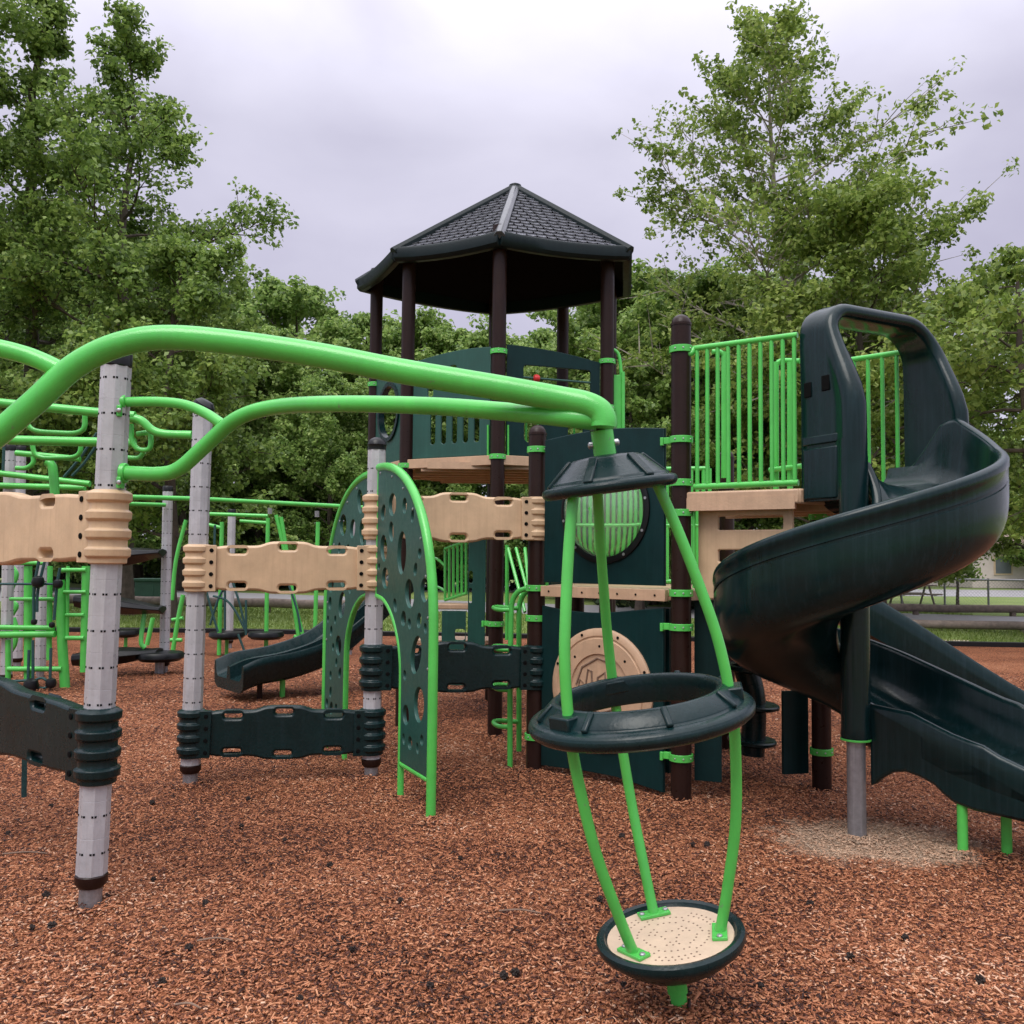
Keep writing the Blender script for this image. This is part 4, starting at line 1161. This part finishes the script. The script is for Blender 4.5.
m = MB(); o_ = [(-900, -900), (900, -900), (900, 900), (-900, 900)]; i_ = [(-15.6, -5.6), (13.6, -5.6), (13.6, 16.4), (-15.6, 16.4)]
m.add([(x, y, -.03) for x, y in o_] + [(x, y, -.03) for x, y in i_] + [(x, y, -.3) for x, y in i_],
      [(i, (i + 1) % 4, 4 + (i + 1) % 4, 4 + i) for i in range(4)] + [(4 + i, 4 + (i + 1) % 4, 8 + (i + 1) % 4, 8 + i) for i in range(4)] + [(8, 9, 10, 11)])
tag(m.build('lawn', GRASS, ang=10), kind='structure')
# wood chip bed, gently uneven
def mulch_edge(x):
    return 18.4 - .10 * (x + 6) if x > -6 else 18.4 + .05 * (x + 6)


xs = np.arange(-16, 14.01, .15); ys_n = 160
m = MB(); vs = []
for j in range(ys_n):
    for x in xs:
        y = -6 + (mulch_edge(x) + 6) * j / (ys_n - 1)
        z = .012 * sin(x * 2.1 + y * .7) * sin(y * 1.9 - x * .6) + .008 * sin(x * 5.3 + 1.3 * y) * sin(y * 4.7)
        dd = math.hypot(x - PATCH.x, y - PATCH.y); z += .02 * math.exp(-((dd - .5) / .22) ** 2) - .02 * math.exp(-(dd / .3) ** 2)
        dd = math.hypot(x - b0.x, y - b0.y); z += .02 * math.exp(-((dd - .16) / .1) ** 2) - .028 * math.exp(-((dd - .55) / .22) ** 2)
        z += .014 * sin(x * .9 + 1.7) * sin(y * 1.3 + .4)
        vs.append((x, y, z * (1 if j < ys_n - 1 else 0)))
nx = len(xs)
m.add(vs, [(j * nx + i, j * nx + i + 1, (j + 1) * nx + i + 1, (j + 1) * nx + i) for j in range(ys_n - 1) for i in range(nx - 1)])
tag(m.build('wood_chip_bed', MULCH), kind='structure')


def zg(x, y):
    z = .012 * np.sin(x * 2.1 + y * .7) * np.sin(y * 1.9 - x * .6) + .008 * np.sin(x * 5.3 + 1.3 * y) * np.sin(y * 4.7)
    dd = np.hypot(x - PATCH.x, y - PATCH.y); z = z + .02 * np.exp(-((dd - .5) / .22) ** 2) - .02 * np.exp(-(dd / .3) ** 2)
    dd = np.hypot(x - b0.x, y - b0.y); z = z + .02 * np.exp(-((dd - .16) / .1) ** 2) - .028 * np.exp(-((dd - .55) / .22) ** 2)
    z = z + .014 * np.sin(x * .9 + 1.7) * np.sin(y * 1.3 + .4)
    return z


def fast_mesh(name, co, quads, mat, parent=None, smooth_=False):
    me = bpy.data.meshes.new(name); nv, nf = len(co), len(quads); k = quads.shape[1]
    me.vertices.add(nv); me.vertices.foreach_set('co', co.astype(np.float32).ravel())
    me.loops.add(nf * k); me.loops.foreach_set('vertex_index', quads.astype(np.int32).ravel())
    me.polygons.add(nf); me.polygons.foreach_set('loop_start', np.arange(nf, dtype=np.int32) * k)
    me.update(calc_edges=True); me.materials.append(mat)
    if smooth_: me.polygons.foreach_set('use_smooth', np.ones(nf, dtype=bool))
    ob = bpy.data.objects.new(name, me); col.objects.link(ob); ob.parent = parent
    return ob


# loose chips lying on the bed
NC = 260000
u = rng.random(NC); yy = 1.6 * (13.0 / 1.6) ** (u ** .92)
xx = (rng.random(NC) * 2 - 1) * (yy * .66 + .6)
ln = rng.gamma(2.0, .0044, NC) + .007; wd = rng.uniform(.003, .008, NC); th = rng.uniform(.0015, .004, NC)
far = np.clip((yy - 5) / 8, 0, 1); ln *= 1 + .5 * far; wd *= 1 + .8 * far
yaw = rng.random(NC) * 2 * pi; pit = rng.normal(0, .22, NC); rol = rng.normal(0, .35, NC)
ex = np.stack([np.cos(yaw) * np.cos(pit), np.sin(yaw) * np.cos(pit), np.sin(pit)], 1)
ey = np.stack([-np.sin(yaw) * np.cos(rol), np.cos(yaw) * np.cos(rol), np.sin(rol)], 1)
ez = np.cross(ex, ey)
heap = np.zeros(NC)
hp = [(g1b, .06), (g2b, .055), (g3b, .055), (A, .065), (B, .065), (POLE, .052), (b0, .03), (V((-.43, 5.3, 0)), .03), (V((-.71, 5.82, 0)), .025), (G(963, 860), .03), (G(1007, 860), .03), (V((-.13, 8.0, 0)), .065)]
for i, (p_, r_) in enumerate(hp):
    sl_ = slice(i * 380, (i + 1) * 380)
    d_ = np.abs(rng.normal(0, .05, 380)); a_ = rng.random(380) * 2 * pi
    xx[sl_] = p_.x + np.cos(a_) * (r_ + d_); yy[sl_] = p_.y + np.sin(a_) * (r_ + d_)
    heap[sl_] = .022 * np.exp(-d_ / .04) * rng.random(380)
cc = np.stack([xx, yy, zg(xx, yy) + heap + .004 + np.abs(np.sin(pit)) * ln * .4 + rng.random(NC) * .006], 1)
tap = rng.uniform(.45, 1, NC)
cor = []
for sz in (0, 1):
    for sx_, sy_ in ((-1, -1), (1, -1), (1, 1), (-1, 1)):
        wj = wd * (tap if sx_ > 0 else 1)
        cor.append(cc + ex * (sx_ * ln * .5)[:, None] + ey * (sy_ * wj * .5)[:, None] + ez * (sz * th)[:, None])
co = np.stack(cor, 1).reshape(-1, 3)
base = (np.arange(NC) * 8)[:, None, None]
q = np.array([[4, 5, 6, 7], [0, 1, 5, 4], [1, 2, 6, 5], [2, 3, 7, 6], [3, 0, 4, 7]])[None]
tag(fast_mesh('loose_wood_chips', co, (base + q).reshape(-1, 4), CHIP), 'loose reddish brown wood chips scattered over the playground bed', 'wood chips', kind='stuff')

# dark seed balls and twigs
bm = bmesh.new(); bmesh.ops.create_icosphere(bm, subdivisions=3, radius=.0105)
for v in bm.verts:
    v.co *= 1 + (random.random() < .4) * .5
sme = bpy.data.meshes.new('seed_ball'); bm.to_mesh(sme); bm.free(); sme.materials.append(SEED)
spots = [(8, 838), (51, 806), (152, 806), (46, 898), (107, 899), (32, 927), (52, 925), (153, 882), (189, 951), (162, 983), (622, 840), (693, 848), (707, 848), (600, 901), (504, 971), (515, 968), (624, 988), (400, 905), (330, 870), (460, 862), (285, 842), (248, 800), (241, 829), (205, 905), (352, 950), (430, 985), (300, 1000), (810, 905), (850, 960), (905, 940), (760, 985), (980, 985), (820, 1000), (930, 900), (525, 722), (470, 770), (500, 790), (420, 840), (560, 860), (585, 820), (70, 960), (20, 1000), (240, 1005), (780, 830), (735, 800), (640, 1000), (550, 935), (470, 930), (265, 720), (145, 760)]
for i, (px, py) in enumerate(spots[:32]):
    p = G(px, py); o = bpy.data.objects.new('seed_ball', sme); col.objects.link(o)
    s = random.uniform(.8, 1.25); o.scale = (s, s, s * .9); o.rotation_euler = (random.random() * 6, random.random() * 6, random.random() * 6)
    o.location = (p.x, p.y, float(zg(p.x, p.y)) + .014)
    tag(o, 'small dark spiky seed ball lying on the reddish wood chips', 'seed ball', 'seed balls on the wood chips')
for px, py, l, a, lab in ((25, 858, .22, .05, 'pale grey twig on the chips left of the largest grey post'), (520, 917, .18, -.15, 'dark bent twig on the chips left of the spinner base'), (215, 946, .14, .02, 'thin pale twig on the open chips before the largest grey post'), (188, 1013, .10, -.3, 'short dark twig on the chips near the bottom edge')):
    p = G(px, py); d = V((cos(a), sin(a), 0))
    t = MB().tube(smooth([V((p.x, p.y, .02)) - d * l / 2, V((p.x, p.y + .012, .026)), V((p.x, p.y, .022)) + d * l / 2], 5), [.004] * 5 + [.0035] * 5 + [.002], 6).build('twig', DRYWOOD)
    tag(t, lab, 'twig', 'twigs on the wood chips')

# edging, grass strip, path, timbers
m = MB(); pe = [V((x, mulch_edge(x) + .06, 0)) for x in np.arange(-16, 14.1, 1.0)]
rings = [[p + V((0, y, z)) for y, z in ((-.06, -.05), (-.06, .09), (.06, .09), (.06, -.05))] for p in pe]
m.loft(rings); tag(m.build('bed_edging', BLACK, bevel=.01), 'black raised edging between the wood chips and the lawn', 'edging')
sheet('road', [(-60, 33), (-14, 30.5), (0, 26.5), (14, 22.4), (40, 15), (60, 20), (15, 27.4), (0, 33), (-18, 44), (-60, 50)], -.022, ROADM)
sheet('concrete_pad', [(5.6, 17.4), (8.4, 16.9), (9.2, 18.6), (6.2, 19.3)], -.020, PADM)
sheet('far_road', [(-10, 44), (80, 44), (80, 56), (-10, 56)], -.022, ROADM)


def timber(a, b, z, r, label):
    t = root('timber_rail', label, 'timber rail', ((a[0] + b[0]) / 2, (a[1] + b[1]) / 2, 0), 'low timber rails beside the road')
    A_, B_ = V((*a, z)), V((*b, z)); n = 14
    MB().tube([A_.lerp(B_, k / n) + V((0, 0, .012 * sin(k * 2.1))) for k in range(n + 1)], r, 10).build('rail', WOOD, t)
    for k in range(5):
        p = A_.lerp(B_, (k + .5) / 5); MB().tube([V((p.x, p.y + .02, -.1)), V((p.x, p.y + .02, z + .02))], r * .8, 8).build('stub_post', WOOD, t)


timber((8.0, 21.9), (20, 18.6), .12, .10, 'low timber rail on the near side of the road, behind the slides')
timber((8.0, 28.2), (22, 27.0), .18, .12, 'low timber rail on the far side of the road, in front of the wire fence')
timber((-14.5, 27.5), (-3.5, 25.0), .24, .13, 'long low timber rail across the lawn behind the far climbers')

# wire fence far right
fn = root('chain_link_fence', 'grey chain-link fence with top rail beyond the road', 'fence', (15, 31, 0))
f0, f1 = V((9.0, 31.5, 0)), V((24, 29.5, 0)); FH = 1.0
MB().tube([f0 + V((0, 0, FH)), f1 + V((0, 0, FH))], .035, 8).build('top_rail', STEEL, fn)
for k in range(12):
    p = f0.lerp(f1, k / 11); MB().tube([p, p + V((0, 0, FH + .05))], .035, 8).build('fence_post', STEEL, fn)
m = MB(); d = (f1 - f0).normalized(); Lf = (f1 - f0).length; k = 0.0
while k < Lf:
    for sg in (1, -1):
        a = f0 + d * k + V((0, 0, 0 if sg > 0 else FH)); b = f0 + d * min(Lf, k + FH) + V((0, 0, FH if sg > 0 else 0))
        m.tube([a, b], .004, 3, cap=False)
    k += .11
m.build('wire_mesh', STEEL, fn)

# green utility cabinet, picnic table, house
cbn = root('utility_cabinet', 'pale green utility cabinet on the lawn beyond the leaf steps', 'utility cabinet', at(152, 605, 27))
p = G(152, 607)
MB().box((p.x, p.y, .38), (.85, .6, .8)).build('body', CABINET, cbn, bevel=.03)
MB().box((p.x, p.y - .02, .81), (.93, .68, .09)).build('lid', CABINET, cbn, bevel=.02)
MB().box((p.x - .1, p.y - .312, .4), (.5, .02, .55)).build('door', CABINET, cbn, bevel=.005)
pt = root('picnic_table', 'dark picnic table beyond the road, near the wire fence', 'picnic table', G(912, 604))
p = G(912, 606)
MB().box((p.x, p.y, .74), (1.5, .7, .05)).build('tabletop', WOOD, pt)
for sg in (-1, 1):
    MB().box((p.x, p.y + sg * .65, .44), (1.5, .25, .05)).build('bench', WOOD, pt)
    m = MB(); m.tube([V((p.x + sg * .55, p.y - .6, 0)), V((p.x + sg * .55, p.y - .15, .72))], .04, 6); m.tube([V((p.x + sg * .55, p.y + .6, 0)), V((p.x + sg * .55, p.y + .15, .72))], .04, 6); m.tube([V((p.x + sg * .55, p.y - .7, .42)), V((p.x + sg * .55, p.y + .7, .42))], .035, 6)
    m.build('leg_frame', WOOD, pt)
hs = root('house', 'pale pinkish house with low tan roof far beyond the wire fence', 'house', (34, 63, 0))
hx0, hx1, hy0, hy1 = 30, 44, 60, 69
MB().box(((hx0 + hx1) / 2, (hy0 + hy1) / 2, 1.4), (hx1 - hx0, hy1 - hy0, 2.8)).build('wall', HOUSE, hs)
m = MB(); m.add([(hx0 - .5, hy0 - .5, 2.8), (hx1 + .5, hy0 - .5, 2.8), (hx1 + .5, hy1 + .5, 2.8), (hx0 - .5, hy1 + .5, 2.8), (hx0 - .5, (hy0 + hy1) / 2, 4.6), (hx1 + .5, (hy0 + hy1) / 2, 4.6)], [(0, 1, 5, 4), (2, 3, 4, 5), (0, 4, 3), (1, 2, 5), (3, 2, 1, 0)])
m.build('roof', ROOFT, hs)
for x in (32, 35.5, 39):
    fr = MB().box((x, hy0 - .03, 1.5), (1.2, .06, 1.3)).build('window', PALE, hs); MB().box((x, hy0 - .07, 1.5), (1.0, .03, 1.1)).build('pane', GLASSD, fr)

# ------------------------------------------------------------------ trees
def leaf_cloud(centres, radii, counts, size, seed, flat=.75):
    r = np.random.default_rng(seed)
    idx = np.repeat(np.arange(len(centres)), counts); n = len(idx)
    d = r.normal(0, 1, (n, 3)); d /= np.linalg.norm(d, axis=1)[:, None]
    rad = r.random(n) ** .45
    pos = centres[idx] + d * (rad * radii[idx])[:, None] * np.array([1, 1, flat])
    nrm = d * .5 + r.normal(0, .6, (n, 3)) + np.array([0, 0, .55]); nrm /= np.linalg.norm(nrm, axis=1)[:, None]
    a = np.cross(nrm, r.normal(0, 1, (n, 3))); a /= np.linalg.norm(a, axis=1)[:, None]; b = np.cross(nrm, a)
    s = size * r.uniform(.6, 1.35, n)[:, None]
    v = np.stack([pos - a * s * .5, pos + b * s * .36 + nrm * s * .10, pos + a * s * .55 - nrm * s * .06, pos - b * s * .36 + nrm * s * .10], 1).reshape(-1, 3)
    return v, (np.arange(n) * 4)[:, None] + np.arange(4)[None]


def tree_data(seed, H, R, base, prof, nleaf, leaf, tr, limbs=26, lift=.55, rc=(.35, .7), twigs=6, droop=.0):
    rs = random.Random(seed); m = MB()
    tp = []; x = y = 0
    for k in range(13):
        tp.append(V((x, y, H * .97 * k / 12 - (.2 if k == 0 else 0)))); x += rs.uniform(-.012, .012) * H; y += rs.uniform(-.012, .012) * H
    rad = [tr * (1.35 if k == 0 else 1) * (1 - k / 12.4) ** .8 + .012 for k in range(13)]
    m.tube(tp, rad, 9)
    cs, rr = [], []
    for i in range(limbs):
        q = (i + rs.random()) / limbs; hz = base + (H * .97 - base) * q
        f = hz / (H * .97) * 12; k = min(11, int(f)); p = tp[k].lerp(tp[k + 1], f - k)
        az = i * 2.399 + rs.uniform(-.5, .5); ln_ = R * prof(q) * rs.uniform(.6, 1.12)
        up_ = lift * rs.uniform(.5, 1.3) * (0.45 + .8 * q)
        d = V((cos(az), sin(az), up_)).normalized()
        pts = [p]; dd = d.copy(); S = 6
        for s in range(S):
            dd = (dd + V((rs.uniform(-.2, .2), rs.uniform(-.2, .2), rs.uniform(-.1, .16) - droop))).normalized(); pts.append(pts[-1] + dd * ln_ / S)
        r0 = max(.02, tr * .42 * (1 - q * .75))
        m.tube(pts, [r0 * (1 - .85 * s / S) for s in range(S + 1)], 5, cap=False)
        nt_ = max(3, int(twigs * (.5 + ln_ / R)))
        for s in range(nt_):
            t_ = .3 + .7 * (s + rs.random()) / nt_; ff = t_ * S; kk = min(S - 1, int(ff)); b_ = pts[kk].lerp(pts[kk + 1], ff - kk)
            td = (dd * .7 + V((rs.uniform(-1, 1), rs.uniform(-1, 1), rs.uniform(-.5, .8) - droop))).normalized(); tl = ln_ * rs.uniform(.15, .38) + .2
            e = b_ + td * tl; mid = b_.lerp(e, .5) + V((0, 0, rs.uniform(-.1, .1)))
            m.tube([b_, mid, e], [.3 * r0 + .006, .18 * r0 + .005, .004], 3, cap=False)
            for c in (mid, e):
                cs.append(c[:]); rr.append(rs.uniform(*rc))
        cs.append(pts[-1][:]); rr.append(rs.uniform(*rc))
    cs.append((tp[-1] + V((0, 0, H * .01)))[:]); rr.append(rc[0])
    cs, rr = np.array(cs), np.array(rr)
    w_ = rr ** 2 * np.random.default_rng(seed).uniform(.25, 1.6, len(rr)); cnt = np.maximum(2, (w_ / w_.sum() * nleaf)).astype(int)
    v, f_ = leaf_cloud(cs, rr, cnt, leaf, seed + 1)
    return m, v, f_


def plant_tree(name, label, data, loc, bark, leaf, rot=0, scale=1, group=None, cat='tree'):
    t = root(name, label, cat, (0, 0, 0), group)
    m, v, f_ = data
    if isinstance(m, MB):
        a = m.build('trunk', bark, t); c = fast_mesh('crown', v, f_, leaf, t)
    t.location = loc; t.rotation_euler = (0, 0, rot); t.scale = (scale,) * 3 if not isinstance(scale, tuple) else scale
    return t


def copy_tree(src, label, loc, rot, scale, group):
    t = src.copy(); col.objects.link(t); t.location = loc; t.rotation_euler = (0, 0, rot); t.scale = (scale,) * 3 if not isinstance(scale, tuple) else scale
    t['label'] = label; t['group'] = group
    for ch in src.children:
        c = ch.copy(); col.objects.link(c); c.parent = t
    return t


def gx(px, Y): return (px - 512) / F * Y


round_ = lambda q: (sin(pi * min(1, .12 + q * .88)) ** .6) * (1.0 if q < .5 else 1.0)
spire = lambda q: max(.14, (1 - q) ** .75 * (.55 + .75 * sin(pi * min(1, q + .22)) ** 1))
cone = lambda q: max(.12, .35 + .75 * sin(pi * (.2 + .75 * q)))

profr = lambda q: .8 + .2 * sin(pi * min(1, q / .7)) if q < .62 else max(.12, .95 - 2.1 * (q - .62))
profb = lambda q: (.75 + .25 * sin(pi * q)) if q < .7 else max(.26, .56 - 1.0 * (q - .7))

GL = 'tall trees at the left of the playground'
plant_tree('sweetgum_tree', 'very tall dark green tree at the left edge, its top cut by the frame', tree_data(21, 19.5, 3.5, 2.6, spire, 38000, .135, .24, 38, rc=(.24, .52), twigs=9), (gx(28, 25), 25, 0), BARK, LEAF_A, .4, 1, GL)
plant_tree('sweetgum_tree', 'tall dark green tree with a pointed top and a lobe reaching out over the sky', tree_data(33, 15.9, 3.5, 2.2, profb, 36000, .135, .2, 40, rc=(.24, .5), twigs=9), (gx(128, 24), 24, 0), BARK, LEAF_A, 2.2, 1, GL)
plant_tree('sweetgum_tree', 'lower spreading green tree leaning towards the roofed tower', tree_data(47, 8.9, 2.5, 1.4, round_, 34000, .125, .16, 28, rc=(.22, .48), twigs=9), (gx(172, 21.5), 21.5, 0), BARK, LEAF_A, 1.0, 1, GL)
plant_tree('sweetgum_tree', 'dark tree partly outside the left edge of the frame', tree_data(52, 18, 4.2, 1.5, round_, 50000, .13, .22, 26, rc=(.5, .9)), (gx(-90, 22), 22, 0), BARK, LEAF_A, 3.0, 1, GL)

plant_tree('sycamore_tree', 'tall airy tree with pale trunk rising behind the spiral slide', tree_data(64, 18.2, 5.2, 3.5, profr, 40000, .145, .17, 70, lift=.5, rc=(.2, .42), twigs=11), (gx(800, 27), 27, 0), PBARK, LEAF_C, .3, 1)
GR = 'leafy trees behind the slides'
r2 = plant_tree('broadleaf_tree', 'dense leafy tree behind the arched hood of the spiral slide', tree_data(71, 11.3, 4.3, .9, round_, 46000, .14, .17, 34, rc=(.26, .56), twigs=9), (gx(880, 24.5), 24.5, 0), BARK, LEAF_C, 0, 1, GR)
r3 = plant_tree('broadleaf_tree', 'leafy tree with drooping branches at the right edge', tree_data(77, 8.3, 3.3, 2.6, round_, 20000, .13, .15, 28, rc=(.2, .45), twigs=8, droop=.12, lift=.25), (gx(1040, 19.5), 19.5, 0), BARK, LEAF_C, 1.2, 1, GR)

plant_tree('broadleaf_tree', 'loose leafy tree at the right edge, behind the drooping one', tree_data(83, 10.6, 3.3, 1.6, round_, 26000, .14, .15, 30, rc=(.2, .46), twigs=9), (gx(1046, 26), 26, 0), BARK, LEAF_C, 2.0, 1, GR)
wd_ = [tree_data(s, 12, 4.3, .6, round_, 40000, .20, .2, 32, rc=(.28, .62), twigs=9) for s in (101, 102, 103)]
GW = 'trees of the wood behind the playground'
src = []
spec = [(225, 36, 1.0, 0, 0), (300, 40, 1.12, 1, 1), (352, 38, .98, 2, 2), (262, 33, .82, 3, 2), (410, 39, .98, 4, 0), (470, 37, .9, 5, 1), (535, 39, .95, 1.7, 2), (600, 36, .95, 2.9, 0), (655, 33, .98, .5, 1), (705, 31, .92, 4.4, 2), (770, 33, 1.0, 5.4, 0), (835, 35, 1.0, 2.4, 1), (140, 34, 1.1, 1.2, 1), (60, 33, 1.1, 3.3, 2), (-20, 32, 1.1, 5.1, 0), (180, 30, .8, .9, 0), (330, 31, .62, 2.1, 1), (385, 33, .7, 3.8, 0), (450, 32, .66, 5.9, 2), (560, 31, .66, 1.1, 1), (640, 28, .62, 4.9, 2), (735, 27.5, .66, 2.2, 0), (820, 28, .66, .1, 2), (100, 28, .7, 4.1, 1), (20, 27, .7, .6, 2)]
names = ['the roofed tower', 'the dome-cap post', 'the tan climbing walls']
lab_for = {}
def wood_label(px, Y, s):
    size = 'tall' if s > 1.2 else 'mid-height' if s > .9 else 'short'
    where = ('left of the largest grey post' if px < 90 else 'between the two nearest grey posts' if px < 200 else 'above the middle tan wall' if px < 345 else 'left of the roofed tower' if px < 420 else 'behind the roofed tower' if px < 560 else 'right of the roofed tower' if px < 668 else 'behind the platform bar rail' if px < 800 else 'behind the slide hood')
    l = f'{size} yellowish green wood tree {where}'
    lab_for[l] = lab_for.get(l, 0) + 1
    if lab_for[l] > 1: l += ', further back' if Y > 33 else ', in front'
    return l
for px, Y, s, rot, k in spec:
    if px < 600: s *= (Y + 12) / Y * .95; Y += 12
    loc = (gx(px, Y), Y, 0)
    if len(src) <= k or src[k] is None:
        while len(src) <= k: src.append(None)
        src[k] = plant_tree('woodland_tree', wood_label(px, Y, s), wd_[k], loc, BARK, LEAF_B, rot, s, GW)
    else:
        copy_tree(src[k], wood_label(px, Y, s), loc, rot, s, GW)

plant_tree('ornamental_tree', 'small round grey-green tree in front of the wire fence at right', tree_data(90, 2.7, .95, .9, round_, 3500, .13, .05, 12, rc=(.2, .4)), (gx(957, 34), 34, 0), BARK, LEAF_A)
far_src = src[0]
for px, Y, s, lab in ((905, 60, .8, 'hazy far tree beyond the wire fence, left of the pale house'), (1005, 85, 1.1, 'far tree standing behind the pale house'), (1060, 58, .9, 'far tree beyond the wire fence at the right edge')):
    copy_tree(far_src, lab, (gx(px, Y), Y, 0), px, s, 'far trees beyond the fence')

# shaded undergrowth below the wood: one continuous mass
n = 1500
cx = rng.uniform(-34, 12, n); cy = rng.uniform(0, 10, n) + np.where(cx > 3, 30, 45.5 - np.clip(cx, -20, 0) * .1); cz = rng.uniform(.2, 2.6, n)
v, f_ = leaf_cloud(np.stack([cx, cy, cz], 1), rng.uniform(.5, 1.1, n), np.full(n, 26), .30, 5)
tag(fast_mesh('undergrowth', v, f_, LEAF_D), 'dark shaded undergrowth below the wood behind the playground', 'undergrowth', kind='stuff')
# grass blades on the nearer lawn
n = 60000
gxx = rng.uniform(-14, 14, n); gy = rng.uniform(17, 30, n)
keep = gy > np.array([mulch_edge(x) for x in gxx]) + .2
gxx, gy = gxx[keep], gy[keep]; n = len(gxx)
h = rng.uniform(.04, .10, n); a = rng.random(n) * 2 * pi; wdt = .012
p0 = np.stack([gxx, gy, np.full(n, -.03)], 1); dx = np.stack([np.cos(a), np.sin(a), 0 * a], 1) * wdt
tipv = p0 + np.stack([rng.normal(0, .03, n), rng.normal(0, .03, n), h], 1)
on_road = gy > 29.9
v = np.stack([p0 - dx, p0 + dx, tipv], 1).reshape(-1, 3)
# keep blades off the road strip
def road_near(x): return np.interp(x, [-14, 0, 14], [30.5, 26.5, 22.4])
def road_far(x): return np.interp(x, [-18, 0, 15], [44, 33, 27.4])
ok = (gy < road_near(gxx) - .1) | (gy > road_far(gxx) + .1)
f_ = (np.arange(n) * 3)[:, None] + np.arange(3)[None]
tag(fast_mesh('grass', v.reshape(-1, 3, 3)[ok].reshape(-1, 3), f_[:ok.sum()], BLADE), 'short green lawn grass between the chip bed and the road', 'grass', kind='stuff')
